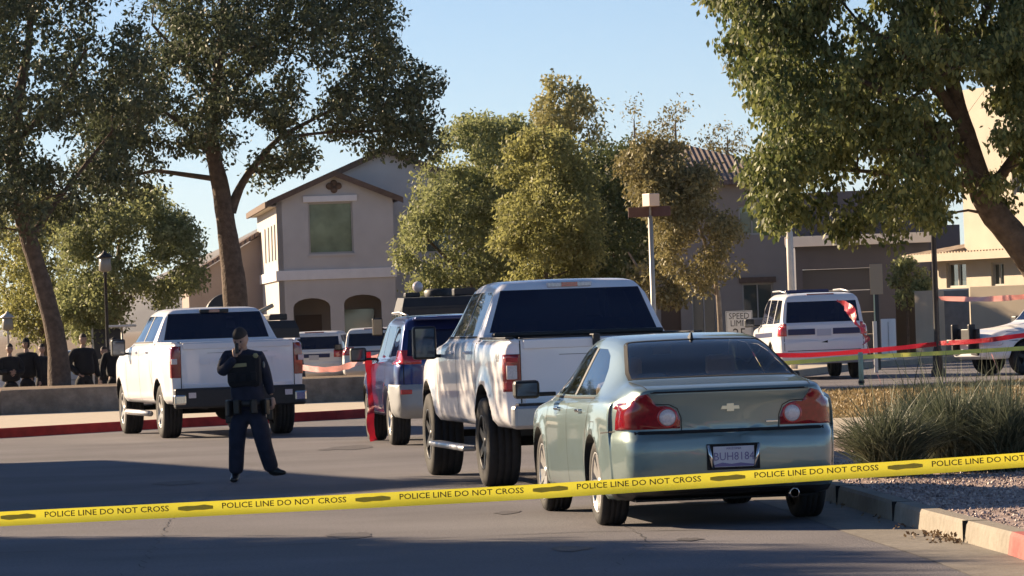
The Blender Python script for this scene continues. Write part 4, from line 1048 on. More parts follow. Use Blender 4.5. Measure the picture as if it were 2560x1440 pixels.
# ---------------- sport utility vehicles
def suv(name, label, loc, yaw, p, group=None, cat='police car'):
    root = empty(name, loc, yaw, label, cat, group)
    w, rt, z0, R, AR = p['w'], p['roof'], p.get('z0',.36), p['r'], p['arch']; wb, ro, fo = p['wb'], p['ro'], p['fo']; b = p['belt']; hd = p.get('hood', b-.0)
    WH = [(0,R,AR),(wb,R,AR)]; tw = p.get('tumble', .80)
    ws = wb-.62      # cowl
    keys = [(-ro,w*.93,z0+.08,b-.05,w*.86,b+.02),(-ro+.07,w*.96,z0,b-.02,w*.87,b+.12),(-ro+.17,w*.975,z0,b-.01,w*(tw+.03),rt-.22),(-ro+.26,w*.98,z0,b-.01,w*tw,rt-.07),(-ro+.40,w*.985,z0,b-.01,w*(tw-.02),rt-.025),(-ro+1.0,w,z0,b,w*(tw-.03),rt),
            (ws-1.3,w,z0,b-.01,w*(tw-.03),rt),(ws-.78,w,z0,b-.02,w*(tw-.02),rt-.045),(ws-.42,w,z0,b-.03,w*(tw+.01),rt-.22),(ws+.05,w,z0,b-.05,w*.83,b+.03),(wb-.2,w,z0,b-.09,w*.80,hd),(wb+.45,w*.96,z0,b-.2,w*.75,hd-.07),(wb+fo-.12,w*.90,z0,b-.34,w*.68,hd-.16),(wb+fo,w*.82,z0+.05,b-.42,w*.6,hd-.28)]
    def deform(v):
        k = bumpf((-ro+.3-v.y)/.25)
        if k > 0: v = Vector((v.x, v.y+k*.09*(abs(v.x)/w)**2.5-(.035*k if z0+.1 < v.z < b-.35 else 0), v.z))
        k = bumpf((v.y-wb-fo+.5)/.4)
        if k > 0: v = Vector((v.x, v.y-k*.16*(v.x/w)**2, v.z))
        return flare(v, WH, w, .015, .12)
    bm = loft_body(keys, deform, step=.10, nose=.06, tail=.03)
    bm = arches(bm, WH, w)
    side = lambda s: (lambda c, n: c.x*s > .35 and n.x*s > .3 and c.z > b-.05)
    zb, zt = b+.035, rt-.14; x1 = ws-.10; L0 = -ro+.42; L3 = x1; q = (L3-L0)
    for s in (1,-1):
        c1, c2 = L0+q*.27, L0+q*.62
        region(bm, [(L0-.05,zb+.02),(c1-.04,zb),(c1-.04,zt),(L0+.14,zt-.01)], 'side', side(s), 2)
        region(bm, [(c1+.04,zb),(c2-.04,zb),(c2-.04,zt+.01),(c1+.04,zt)], 'side', side(s), 2)
        region(bm, [(c2+.04,zb),(L3,zb-.02),(L3-.06,zb+.04),(ws-.66,zt-.02),(ws-.82,zt+.01),(c2+.04,zt+.01)], 'side', side(s), 2)
        a, z_ = p['lx'], p['lz']
        region(bm, [(s*a,z_[0]),(s*1.3,z_[0]),(s*1.3,z_[1]),(s*a,z_[1])], 'rear', lambda c, n: c.y < -ro+.5 and c.x*s > 0, 4)
        region(bm, [(s*.5,hd-.42),(s*1.0,hd-.40),(s*1.0,hd-.24),(s*.55,hd-.28)], 'rear', lambda c, n: c.y > wb+fo-.35 and c.x*s > 0, 6)
    for f in bm.faces:
        c = f.calc_center_median()
        if f.material_index == 4 and c.y > -ro+p.get('wrap',.22): f.material_index = 0
    gb, gt = p.get('glass', (b+.07, rt-.17))
    region(bm, [(-w*.80,gb),(w*.80,gb),(w*(tw-.05),gt),(-w*(tw-.05),gt)], 'rear', lambda c, n: c.y < -ro+.5 and n.y < -.35 and c.z > b, 3)
    region(bm, [(-w*.78,ws-.02),(w*.78,ws-.02),(w*(tw-.09),ws-.70),(-w*(tw-.09),ws-.70)], 'plan', lambda c, n: c.z > b-.03 and n.z > .25, 3)
    if p.get('lower'): region(bm, [(-2,0),(2,0),(2,p['lower']),(-2,p['lower'])], 'rear', lambda c, n: c.y < .7, 5)
    for f in bm.faces:
        c = f.calc_center_median()
        if f.material_index == 5 and (c.y > -.25): f.material_index = 0
    bv = bvh_of(bm)
    split_parts(bm, root, {0: ('body', p['paint'], 0, 0, None), 1: ('wheel_liner', M['liner'], 0, 0, None), 2: ('side_window', M['glass_dark'], -.002, 0, None), 3: ('windscreen', M['glass_dark'], -.002, 0, None),
        4: ('tail_light', M['redlens2'], .008, .03, None), 5: ('rear_bumper', p.get('lmat', M['black']), .004, .01, None), 6: ('headlight', M['whitelens'], .004, .01, None)})
    bm.free()
    for s in (1,-1):
        for y in (0, wb): make_wheel(root, s*(w-.15), y, R, .24, p.get('rr',.23), 'alloy', 5, p.get('rim', M['alloy']))
        mirror(root, s*(w+.06), ws-.28, b-.03, .22, .19, M['black'])
    sm = MB(); c1, c2 = L0+q*.27, L0+q*.62
    for s in (1,-1):
        for yy in (c1, c2, L3+.05): ribbon(bv, [(s,yy,z0+.05),(s,yy,b)], (-s,0,0), .012, mb=sm)
        ribbon(bv, [(s*w*.86,-ro,z0+.3),(s*w*.86,-ro,b)], (0,1,0), .012, mb=sm)
    ribbon(bv, [(-w*.8,-ro,z0+.29),(w*.8,-ro,z0+.29)], (0,1,0), .016, mb=sm)
    sm.build('panel_gap', M['seam'], root)
    y = on_body(bv, (0,-ro,b-.16), (0,1,0))[0].y
    pl = MB().box((-.155,y-.02,b-.25),(.155,y-.01,b-.10)).build('licence_plate', M['plate'], root)
    MB().box((-.30,-ro+.30,rt-.055),(.30,-ro+.42,rt-.02),ch=.006).build('brake_light', M['redlens'], root)
    MB().box((-w+.2,-ro+.2,z0+.02),(w-.2,wb+.4,z0+.04)).build('underbody', M['liner'], root)
    sb = MB()
    for yy in (.5, wb-1.3):
        sb.box((-.65,yy,z0+.2),(.65,yy+.16,b),ch=.04)
        for x in (-.4,.4): sb.box((x-.12,yy,b),(x+.12,yy+.12,b+.22),ch=.04)
    sb.build('seat', M['black'], root)
    return root, bv
r3, b3 = suv('compact_suv', 'dark blue compact suv with silver lower bumper ahead of the white lifted pickup', (-.78,57.72,0), rad(8.0),
    dict(w=.92, roof=1.69, r=.36, arch=.42, wb=2.66, ro=.98, fo=.93, belt=1.12, hood=1.06, lx=.56, lz=(1.06,1.24), paint=M['blue'], lower=.80, lmat=M['silverplastic'], wrap=.42, glass=(1.16,1.50)), cat='car')
for s in (1,-1):
    q, nn = on_body(b3, (s*.74,-.95,.70), (0,1,0)); MB().box((q.x-.10,q.y-.012,.675),(q.x+.06,q.y+.03,.735),ch=.005).build('reflector', M['redlens2'], r3)
    MB().tube([(s*.66,-.45,1.69),(s*.655,.5,1.735),(s*.655,1.3,1.725)], .016, 8).build('roof_rail', M['steel'], r3)
MB().box((-.62,-.93,1.62),(.62,-.62,1.665),ch=.02).build('spoiler', M['blue'], r3)
TD = W(2046,950,98.5)
r4, b4 = suv('police_suv', 'white police suv with navy rear band standing beyond the red tape', (2050/1,0,0), rad(-1.5),
    dict(w=1.02, roof=1.92, r=.40, arch=.46, wb=2.95, ro=1.13, fo=1.0, belt=1.22, hood=1.22, lx=.82, lz=(.98,1.25), paint=M['policewhite'], rim=M['darkrim'], lower=.62, lmat=M['policewhite'], glass=(1.27,1.73)))
r4.location = (TD.x-.06, 98.0, 0); r4.rotation_euler.z = rad(5.0)
y = on_body(b4, (0,-1.13,1.0), (0,1,0))[0].y
for x0, x1 in ((-.80,-.20),(.20,.80)): MB().box((x0,y-.016,1.00),(x1,y-.0,1.13),ch=.004).build('rear_band', M['navy'], r4)
for s in (1,-1):
    MB().tube([(s*.70,-.5,1.93),(s*.69,.6,1.985),(s*.69,1.6,1.975)], .02, 8).build('roof_rail', M['steel'], r4)
MB().box((-.5,1.05,1.92),(.5,1.25,2.0),ch=.03).build('light_bar', M['navy'], r4)
q = MB(); ribbon(b4, [(-1.0,-.25,1.02),(-1.0,2.4,.98)], (1,0,0), .10, mb=q, off=.004); ribbon(b4, [(1.0,-.25,1.02),(1.0,2.4,.98)], (-1,0,0), .10, mb=q, off=.004); q.build('side_stripe', M['navy'], r4)
ex = dict(w=1.0, roof=1.80, r=.38, arch=.44, wb=2.86, ro=1.05, fo=.95, belt=1.16, hood=1.12, lx=.62, lz=(.98,1.22), paint=M['policewhite'], glass=(1.24,1.63))
pe1 = W(803,880,137); pe2 = W(925,880,134)
r5, b5 = suv('patrol_suv', 'white patrol suv directly right of the white crew cab pickup, behind the wall', (pe1.x-.15,138,-.42), rad(-4), ex, 'patrol cars parked behind the low wall')
y = on_body(b5, (0,-1.05,.95), (0,1,0))[0].y; MB().box((-.5,y-.014,.98),(.5,y,1.10),ch=.004).build('rear_band', M['navy'], r5)
r6 = copy_tree(r5); r6.location = (pe2.x+.12,135,-.36); r6.rotation_euler.z = rad(1); r6['label'] = 'white patrol suv nearest the blue suv, right one of the pair behind the wall'
pr = W(2412,880,93.5)
r7, b7 = suv('police_suv', 'white police suv with black push bumper standing side on at the right edge', (0,0,0), rad(112),
    dict(w=.98, roof=1.78, r=.37, arch=.43, wb=2.86, ro=1.05, fo=.95, belt=1.10, hood=1.05, lx=.62, lz=(.9,1.1), paint=M['policewhite'], rim=M['darkrim'], glass=(1.2,1.6)))
fwd = Vector((-math.sin(rad(112)), math.cos(rad(112)), 0)); r7.location = Vector((pr.x, 94.2, 0))-fwd*3.95; r7.location.z = 0
pb = MB(); pb.box((-.55,3.78,.45),(.55,3.86,1.02),ch=.02); pb.box((-.42,3.82,.55),(-.34,3.98,1.12),ch=.02); pb.box((.34,3.82,.55),(.42,3.98,1.12),ch=.02); pb.box((-.7,3.88,.72),(.7,3.95,.80),ch=.02); pb.build('push_bumper', M['black'], r7)
q = MB()
for s in (1,-1): ribbon(b7, [(s,-.9,.80),(s,.6,.88),(s,3.3,.84)], (-s,0,0), .20, mb=q, off=.004)
q.build('side_stripe', M['navy'], r7)
q = MB(); ribbon(b7, [(1,1.0,.66),(1,2.5,.66)], (-1,0,0), .08, mb=q, off=.004); ribbon(b7, [(-1,1.0,.66),(-1,2.5,.66)], (1,0,0), .08, mb=q, off=.004); q.build('red_stripe', M['redstripe'], r7)

# ---------------- armoured trucks (dark hulls seen over the parked cars)
M['olive'] = mat('dark_armour', (.022,.026,.034), .55, noise=.15, nscale=4)
def armoured(loc, yaw, label):
    root = empty('armoured_truck', loc, yaw, label, 'armoured truck', 'armoured police trucks')
    b = MB()
    prof = [(-2.6,.7),(-2.6,2.15),(-2.45,2.35),(1.1,2.38),(1.35,2.3),(1.75,1.62),(3.0,1.42),(3.2,1.2),(3.2,.75)]
    n = len(prof)
    vs = []
    for s in (-1,1):
        for yy, z in prof: vs.append((s*(1.12 if z < 1.5 else 1.12-.22*(z-1.5)/.85), yy, z))
    b.add(vs, [tuple(range(n)), tuple(reversed(range(n,2*n)))]+[(i,i+n,(i+1)%n+n,(i+1)%n) for i in range(n)])
    b.build('hull', M['olive'], root)
    for s in (1,-1):
        for yy in (-1.5, 2.2): make_wheel(root, s*.98, yy, .52, .32, .28, 'alloy', 6, M['darkrim'])
        for yy in (-1.9,-.9,.1): MB().box((s*1.03,yy,1.72),(s*1.075,yy+.5,1.98),ch=.01).build('window', M['glass_house'], root)
        m_ = MB().box((s*1.25,1.5,1.5),(s*1.5,1.58,1.92),ch=.03).build('mirror', M['black'], root)
        MB().box((s*1.27,1.485,1.53),(s*1.48,1.497,1.89),ch=.004).build('mirror_glass', M['cream_and_lit'], m_)  # light caught by the mirror is put into the cream colour
        MB().tube([(s*1.05,1.55,1.65),(s*1.3,1.55,1.65)], .02, 6).build('mirror_arm', M['black'], root)
    MB().box((-.8,-2.64,.9),(.8,-2.6,2.1),ch=.01).build('rear_door', M['olive'], root)
    MB().lathe([(.34,2.38),(.36,2.5),(.3,2.56),(.001,2.56)], 'z', 20, (0,-.7,0)).build('roof_hatch', M['black'], root)
    for (x0,x1,y0,y1,h) in ((.25,.75,-2.3,-1.5,.16),(-.85,-.5,-1.9,-1.1,.10),(.1,.55,.1,.7,.12)): MB().box((x0,y0,2.37),(x1,y1,2.38+h),ch=.03).build('roof_box', M['olive'], root)
    sl = MB().sphere((-.45,.2,2.62), .13).build('spotlight', M['whitelens'], root)
    MB().tube([(-.45,.2,2.38),(-.45,.2,2.52)], .02, 6).build('spotlight_post', M['black'], sl)
    return root
M['cream_and_lit'] = mat('cream_and_lit_mirror', (.55,.48,.36), .5)
pa = W(1075,760,101)
a1 = armoured((pa.x+.15,103,-.22), rad(4), 'dark armoured truck with white roof spotlight behind the blue suv')
pa2 = W(470,780,120)
a2 = armoured((pa2.x+1.2,121,-.62), rad(22), 'dark armoured truck with round roof shield seen over the white crew cab pickup')
sh = MB(); sh.prism([(.62*math.cos(math.pi*i/16), .62*math.sin(math.pi*i/16)) for i in range(17)]+[(-.62,-.15),(.62,-.15)], -.05, .05, lambda u,v,h: Vector((u-.75, -1.6+h, 2.52+v))); sh.build('roof_shield', M['olive'], a2)
MB().box((-.82,-1.68,2.55),(-.70,-1.655,2.80),ch=.01).build('shield_port', M['cream_and_lit'], a2)
MB().tube([(.05,-1.2,2.50),(.75,-1.1,2.78)], .06, 8).build('ladder', M['cream_and_lit'], a2)
# ------------------------------------------------------------ trees
def leaf_mat(name, c1, c2, trans=.35):
    m = bpy.data.materials.new(name); m.use_nodes = True; N, L = m.node_tree.nodes, m.node_tree.links
    P = N['Principled BSDF']; out = N['Material Output']; P.inputs['Roughness'].default_value = .55; P.inputs['Specular IOR Level'].default_value = .35
    g = N.new('ShaderNodeNewGeometry'); r = N.new('ShaderNodeValToRGB'); e = r.color_ramp.elements
    e[0].color = (*c1,1); e[1].color = (*c2,1); e[0].position = .05; e[1].position = .95
    L.new(g.outputs['Random Per Island'], r.inputs[0]); L.new(r.outputs[0], P.inputs['Base Color'])
    t = N.new('ShaderNodeBsdfTranslucent'); mx = N.new('ShaderNodeMixShader'); mx.inputs[0].default_value = trans
    L.new(r.outputs[0], t.inputs[0]); L.new(P.outputs[0], mx.inputs[1]); L.new(t.outputs[0], mx.inputs[2]); L.new(mx.outputs[0], out.inputs[0])
    return m
M['leaf_ash'] = leaf_mat('ash_leaves', (0.045, 0.062, 0.036), (0.14, 0.165, 0.09), .3)
M['leaf_right'] = leaf_mat('elm_leaves', (.055,.085,.03), (.26,.28,.10), .35)
M['leaf_green'] = leaf_mat('acacia_leaves', (.155,.18,.075), (.35,.37,.17), .5)
M['leaf_yellow'] = leaf_mat('yellow_green_leaves', (.185,.19,.065), (.39,.385,.15), .5)
M['leaf_shaded'] = leaf_mat('shaded_leaves', (0.06, 0.085, 0.035), (0.15, 0.175, 0.065), .25)  # for the tree out of the sun: its shade is put into the leaf colour
M['leaf_brown'] = leaf_mat('brown_leaves', (0.17, 0.15, 0.06), (0.33, 0.29, 0.14), .35)
M['leaf_pale'] = leaf_mat('pale_leaves', (0.24, 0.23, 0.09), (0.42, 0.39, 0.18), .35)
def inpoly(poly, x, y):
    c = np.zeros(x.shape, bool); j = len(poly)-1
    for i in range(len(poly)):
        xi, yi = poly[i]; xj, yj = poly[j]
        if yi != yj: c ^= ((yi > y) != (yj > y)) & (x < (xj-xi)*(y-yi)/(yj-yi)+xi)
        j = i
    return c
def leaves_mesh(name, centers, radii, per, ls, mat_, parent, rng, droop=.4, asp=.5):
    k = len(centers); n = k*per
    c = np.repeat(centers, per, 0); r = np.repeat(radii, per)[:,None]
    off = rng.normal(size=(n,3)); off /= np.linalg.norm(off, axis=1)[:,None]; off *= (rng.random((n,1))**.45)*r
    off[:,2] *= .8
    p = c+off
    ax = rng.normal(size=(n,3)); ax[:,2] -= droop*2; ax /= np.linalg.norm(ax, axis=1)[:,None]
    b = rng.normal(size=(n,3)); s = np.cross(ax, b); s /= np.linalg.norm(s, axis=1)[:,None]; nr = np.cross(ax, s)
    L = ls*(.65+.7*rng.random((n,1))); wv = L*asp*.5
    v = np.empty((n,4,3)); v[:,0] = p; v[:,1] = p+ax*L*.5+s*wv+nr*L*.06; v[:,2] = p+ax*L; v[:,3] = p+ax*L*.5-s*wv+nr*L*.06
    me = bpy.data.meshes.new(name); me.vertices.add(n*4); me.vertices.foreach_set('co', v.astype(np.float32).ravel())
    me.loops.add(n*4); me.loops.foreach_set('vertex_index', np.arange(n*4, dtype=np.int32))
    me.polygons.add(n); me.polygons.foreach_set('loop_start', np.arange(0, n*4, 4, dtype=np.int32)); me.polygons.foreach_set('loop_total', np.full(n, 4, np.int32))
    me.update(calc_edges=True)
    return mesh_obj(name, me, mat_, parent)
def tree(label, d, poly, trunk, leaf, seed, ncl=300, per=60, ls=.11, depth=2.5, clr=.38, limbs=(), holes=(), bark='bark', droop=.4, group=None, wob=1.0, twig=.012, cat='tree', name='tree', base=None, sparse=None, asp=.5, sky=-.2, nodename='crown'):
    """trunk/limbs: lists of (px, py, width px); crown outline in photo pixels, given real depth around distance d"""
    rng = np.random.default_rng(seed); S = F/d
    xs = [p[0] for p in poly]; ys = [p[1] for p in poly]
    # clusters
    C = []; tries = 0; cx, cy = np.mean(xs), np.mean(ys); hw, hh = (max(xs)-min(xs))/2, (max(ys)-min(ys))/2; mx, my = (max(xs)+min(xs))/2, (max(ys)+min(ys))/2
    ph = rng.random(6)*6.28
    while len(C) < ncl and tries < 60000:
        tries += 1
        x = rng.uniform(min(xs), max(xs)); y = rng.uniform(min(ys), max(ys))
        m = clr*S*.55
        qx = x+wob*.10*hw*math.sin(y/(.22*hh)+ph[0])+wob*.06*hw*math.sin(y/(.09*hh)+ph[1]); qy = y+wob*.10*hh*math.sin(x/(.22*hw)+ph[2])+wob*.07*hh*math.sin(x/(.08*hw)+ph[3])
        if not inpoly(poly, np.array([qx]), np.array([qy]))[0]: continue
        rr = min(1, ((x-mx)/hw)**2+((y-my)/hh)**2); dd = rng.uniform(-1,1)*depth*math.sqrt(max(.12, 1-rr*.85))
        bad = False
        for hx, hy, hr in holes:
            if (x-hx)**2+(y-hy)**2 < hr**2 and rng.random() < .93: bad = True; break
        if bad: continue
        # lumpy density in space
        X, Y, Z = x/S, dd, y/S
        dn = math.sin(X*1.9+ph[0])+math.sin(Y*2.1+ph[1])+math.sin(Z*2.3+ph[2])+.7*math.sin(X*4.3+Z*3.1+ph[3])+.7*math.sin(Y*4.1-Z*3.7+ph[4])
        if dn < -.45+sky: continue
        C.append((*W(x, y, d+dd),))
    C = np.array(C)
    b0 = W(trunk[0][0], trunk[0][1], d); zb = base if base is not None else b0.z
    root = empty(name, (b0.x, d, zb), 0, label, cat, group)
    if base is None: pass
    inv = -np.array([b0.x, d, zb]); Cl = C+inv
    rad_ = clr*(.7+.6*rng.random(len(Cl)))
    leaves_mesh(nodename, Cl, rad_, per, ls, M[leaf], root, rng, droop, asp)
    tb = MB(); R2 = random.Random(seed)
    def path(pts, dz=0):
        out = []; rs = []
        for i, (x, y, w_) in enumerate(pts):
            out.append(W(x, y, d+dz*i/max(1,len(pts)-1))+Vector(inv)); rs.append(w_/S/2)
        return out, rs
    def fine(out, rs, n=4):
        P = []; Q = []
        for i in range(len(out)-1):
            p0 = out[max(0,i-1)]; p1, p2 = out[i], out[i+1]; p3 = out[min(len(out)-1,i+2)]
            for k in range(n):
                t = k/n; P.append(.5*((2*p1)+(p2-p0)*t+(2*p0-5*p1+4*p2-p3)*t*t+(-p0+3*p1-3*p2+p3)*t**3)); Q.append((rs[i]+(rs[i+1]-rs[i])*t)*(1+R2.uniform(-.05,.05)))
        P.append(out[-1]); Q.append(rs[-1]); return P, Q
    skel = []
    o, r = path(trunk)
    if base is None or True: o[0] = Vector((o[0].x, o[0].y, 0-.15)) if abs(o[0].z) < 1.5 else o[0]
    o, r = fine(o, r); r[0] *= 1.35; tb.tube(o, r, 12); skel += list(zip(o, r))
    for k, l in enumerate(limbs):
        o2, r2 = path(l, R2.uniform(-1,1)*depth*.5); o2, r2 = fine(o2, r2); tb.tube(o2, r2, 8); skel += list(zip(o2[2:], r2[2:]))
    # limbs to far clusters, then twigs
    br = tb; order = sorted(range(len(Cl)), key=lambda i: R2.random()); SK = [(p.copy(), rr_) for p, rr_ in skel if p.z > (o[0].z+.3)]
    top = max(p.z for p, _ in SK); lowz = min(c[2] for c in Cl)-1.2; SK = [q for q in SK if q[0].z > lowz] or SK
    arr = np.array([tuple(p) for p, _ in SK]); rr2 = [q[1] for q in SK]
    for i in order[:int(len(order)*.75)]:
        c = Cl[i]; dv = arr-c; dist = np.linalg.norm(dv*np.array([1,1,.8]), axis=1)+np.maximum(0, arr[:,2]-c[2])*.8; j = int(dist.argmin()); L_ = float(np.linalg.norm(dv[j]))
        if L_ < .25 or L_ > 6: continue
        a = Vector(arr[j]); e = Vector(c); r0 = min(rr2[j]*.6, .012+.018*L_); mid = a.lerp(e, .5)+Vector((R2.uniform(-.1,.1), R2.uniform(-.1,.1), .08*L_))
        pts = [a, a.lerp(mid, .5), mid, mid.lerp(e, .5), e]; rs = [r0, r0*.85, r0*.65, r0*.45, twig*.5]
        br.tube(pts, rs, 5, cap=False)
        arr = np.vstack([arr, np.array([tuple(q) for q in pts[1:]])]); rr2 += rs[1:]
    tb.build('trunk', M[bark], root, fix=False)
    return root
# big trees on the left, on the raised ground behind the wall
tree('large leaning tree with grey trunk behind the wall at the left edge', 90, [(-260,-160),(300,-160),(380,60),(370,250),(330,380),(340,470),(250,510),(120,560),(60,540),(-20,590),(-260,480)],
    [(150,975,62),(143,860,50),(112,730,46),(85,640,44),(62,560,42),(45,480,40),(32,380,34),(45,260,28),(70,120,20),(80,-20,12)], 'leaf_ash', 11, ncl=470, per=85, ls=.12, depth=3.0, clr=.40, wob=.4, base=.50,
    limbs=[[(75,600,22),(130,520,16),(200,430,11),(280,330,7)],[(45,450,20),(-20,330,14),(-90,220,8)],[(35,360,18),(130,260,12),(220,120,7)]], holes=[(120,110,42),(60,200,40),(240,170,34),(130,370,40),(15,560,30),(180,300,26),(90,480,26)], sky=-.65)
tree('large dark tree with forked trunk rising behind the white crew cab pickup', 95, [(330,-160),(880,-160),(960,20),(985,110),(1050,150),(1100,195),(1080,250),(1098,340),(1040,385),(960,360),(900,395),(850,330),(780,335),(745,420),(690,440),(640,470),(600,430),(560,400),(480,410),(400,440),(330,470),(250,500),(190,440),(220,330),(300,150)],
    [(596,830,66),(588,740,62),(578,650,56),(567,570,50),(552,470,44),(535,390,38),(530,300,32),(545,180,25),(556,60,18),(560,-60,10)], 'leaf_ash', 23, ncl=680, per=80, ls=.115, depth=3.2, clr=.38, wob=.3, base=.30,
    limbs=[[(578,530,28),(600,470,22),(640,410,17),(700,345,13),(780,300,9),(880,250,6)],[(538,400,16),(505,365,13),(470,325,11),(400,270,8)],[(535,300,18),(600,210,12),(690,120,8)],[(700,345,10),(830,330,7),(930,330,5)],[(540,240,16),(460,150,10),(380,60,7)]],
    holes=[(340,30,60),(330,90,36),(500,430,70),(440,470,60),(600,300,40),(660,350,45),(560,150,26),(660,200,30),(800,300,30),(610,380,40),(370,400,34),(980,260,24),(1020,200,22),(900,100,22),(750,150,24),(930,190,22),(480,240,24),(420,330,30)], sky=-.65)
# background trees on the left
gr3 = 'green park trees in the left background'
tree('yellow green tree behind the leaning trunk at the left edge', 138, [(-60,560),(0,500),(90,470),(150,500),(170,600),(180,700),(170,800),(130,860),(60,850),(20,800),(-10,720),(-60,640)],
    [(120,990,20),(115,900,18),(105,800,15),(95,700,11),(90,600,7)], 'leaf_yellow', 31, ncl=230, per=90, ls=.13, sky=-.30, depth=2.4, clr=.42, base=-.45, group=gr3)
tree('broad grey green tree with pale bare stems behind the black lamp post', 132, [(140,540),(190,490),(260,500),(330,470),(370,450),(420,470),(450,510),(495,535),(470,560),(490,620),(490,700),(450,740),(380,780),(330,800),(290,830),(200,850),(160,800),(150,700),(140,600)],
    [(290,1000,20),(290,900,18),(289,800,16),(290,700,12),(300,600,8)], 'leaf_green', 33, ncl=400, per=90, ls=.13, sky=-.30, depth=2.8, clr=.42, base=-.45, bark='palebark', group=gr3,
    limbs=[[(290,790,10),(330,740,7),(365,715,5)],[(290,760,9),(315,720,6),(335,690,4)],[(290,720,8),(262,680,5),(250,650,3)]], holes=[(330,760,40),(470,690,14)])
# middle trees
gm = 'trees in front of the middle houses'
tree('broad green tree covering the right side of the gabled house', 126, [(985,625),(1000,550),(1025,470),(1085,410),(1095,345),(1165,305),(1250,300),(1345,300),(1400,370),(1390,480),(1400,560),(1385,650),(1330,700),(1250,735),(1170,745),(1110,730),(1060,690)],
    [(1225,990,26),(1225,900,24),(1222,800,20),(1215,700,16),(1205,600,12),(1200,480,8)], 'leaf_green', 41, ncl=620, per=95, ls=.125, sky=-.30, depth=3.0, clr=.42, base=-.1, group=gm,
    limbs=[[(1220,760,14),(1150,680,10),(1070,600,6)],[(1218,720,13),(1290,620,9),(1340,500,6)]], holes=[(1165,395,24),(1200,430,16),(1105,510,16)])
tree('yellow green tree in front of the broad green tree', 119, [(1270,400),(1310,335),(1400,330),(1460,390),(1490,480),(1500,600),(1470,700),(1380,740),(1290,730),(1240,640),(1245,500)],
    [(1370,980,20),(1370,900,18),(1368,800,15),(1365,700,12),(1362,560,7)], 'leaf_yellow', 43, ncl=340, per=90, ls=.12, sky=-.30, depth=1.9, clr=.38, base=-.05, group=gm)
tree('tall wispy pale tree top rising above the middle trees', 152, [(1345,290),(1352,225),(1400,195),(1440,200),(1480,235),(1520,258),(1495,290),(1500,380),(1470,430),(1380,420),(1350,350)],
    [(1430,1000,22),(1430,800,19),(1430,600,15),(1428,420,9),(1425,280,4)], 'leaf_pale', 45, ncl=120, per=40, ls=.17, depth=1.8, clr=.42, base=-.2, group=gm, holes=[(1475,300,18)], sky=.2)
tree('shaded green tree behind the street name sign', 128, [(1400,400),(1460,350),(1560,375),(1650,410),(1660,500),(1660,620),(1640,700),(1560,725),(1450,725),(1410,640),(1405,500)],
    [(1530,990,22),(1530,880,20),(1530,780,17),(1530,650,12),(1530,520,7)], 'leaf_shaded', 47, ncl=340, per=80, ls=.13, sky=-.30, depth=2.4, clr=.42, base=-.1, group=gm)
tree('brownish sparse tree with pale slender trunk left of the speed limit sign', 112, [(1545,400),(1590,345),(1680,345),(1755,370),(1785,430),(1775,510),(1820,560),(1850,640),(1815,690),(1770,725),(1710,690),(1650,710),(1640,640),(1650,560),(1600,470)],
    [(1806,900,15),(1801,830,14),(1797,760,13),(1790,710,11),(1760,600,9),(1720,480,6),(1700,390,3)], 'leaf_brown', 49, ncl=330, per=75, ls=.11, sky=0.0, depth=1.9, clr=.36, base=0, bark='palebark', group=gm,
    limbs=[[(1795,740,8),(1765,715,6),(1740,690,4)],[(1780,680,7),(1820,640,4)]])
tree('slender brown tree leaning left behind the white pickup roof', 116, [(1600,560),(1640,590),(1660,660),(1700,700),(1720,760),(1660,760),(1600,730),(1560,690),(1560,620)],
    [(1640,960,14),(1636,850,12),(1622,740,10),(1600,680,8),(1570,630,4)], 'leaf_brown', 50, ncl=50, per=40, ls=.14, depth=1.0, clr=.32, base=0, bark='palebark', group=gm)
gw = 'bare wispy tree tops behind the tiled roof'
for k, (poly, tr) in enumerate([([(1555,270),(1585,245),(1615,300),(1615,400),(1560,400)], [(1590,1000,14),(1590,700,11),(1588,420,7),(1585,300,3)]),
    ([(1645,290),(1670,255),(1720,265),(1735,310),(1720,370),(1650,370)], [(1690,1000,14),(1690,700,11),(1690,400,7),(1688,300,3)]),
    ([(1755,330),(1800,300),(1860,320),(1900,350),(1880,400),(1760,400)], [(1820,1000,16),(1820,700,12),(1820,450,8),(1818,340,3)])]):
    tree(['thin bare tree top left of the tiled roof peak','thin bare tree top just right of the roof peak','bare twiggy tree top above the tiled roof beside the large right tree'][k], 175, poly, tr, 'leaf_brown', 60+k, ncl=[26,30,46][k], per=14, ls=.15, depth=1.2, clr=.5, base=-.3, bark='palebark', group=gw, twig=.03)
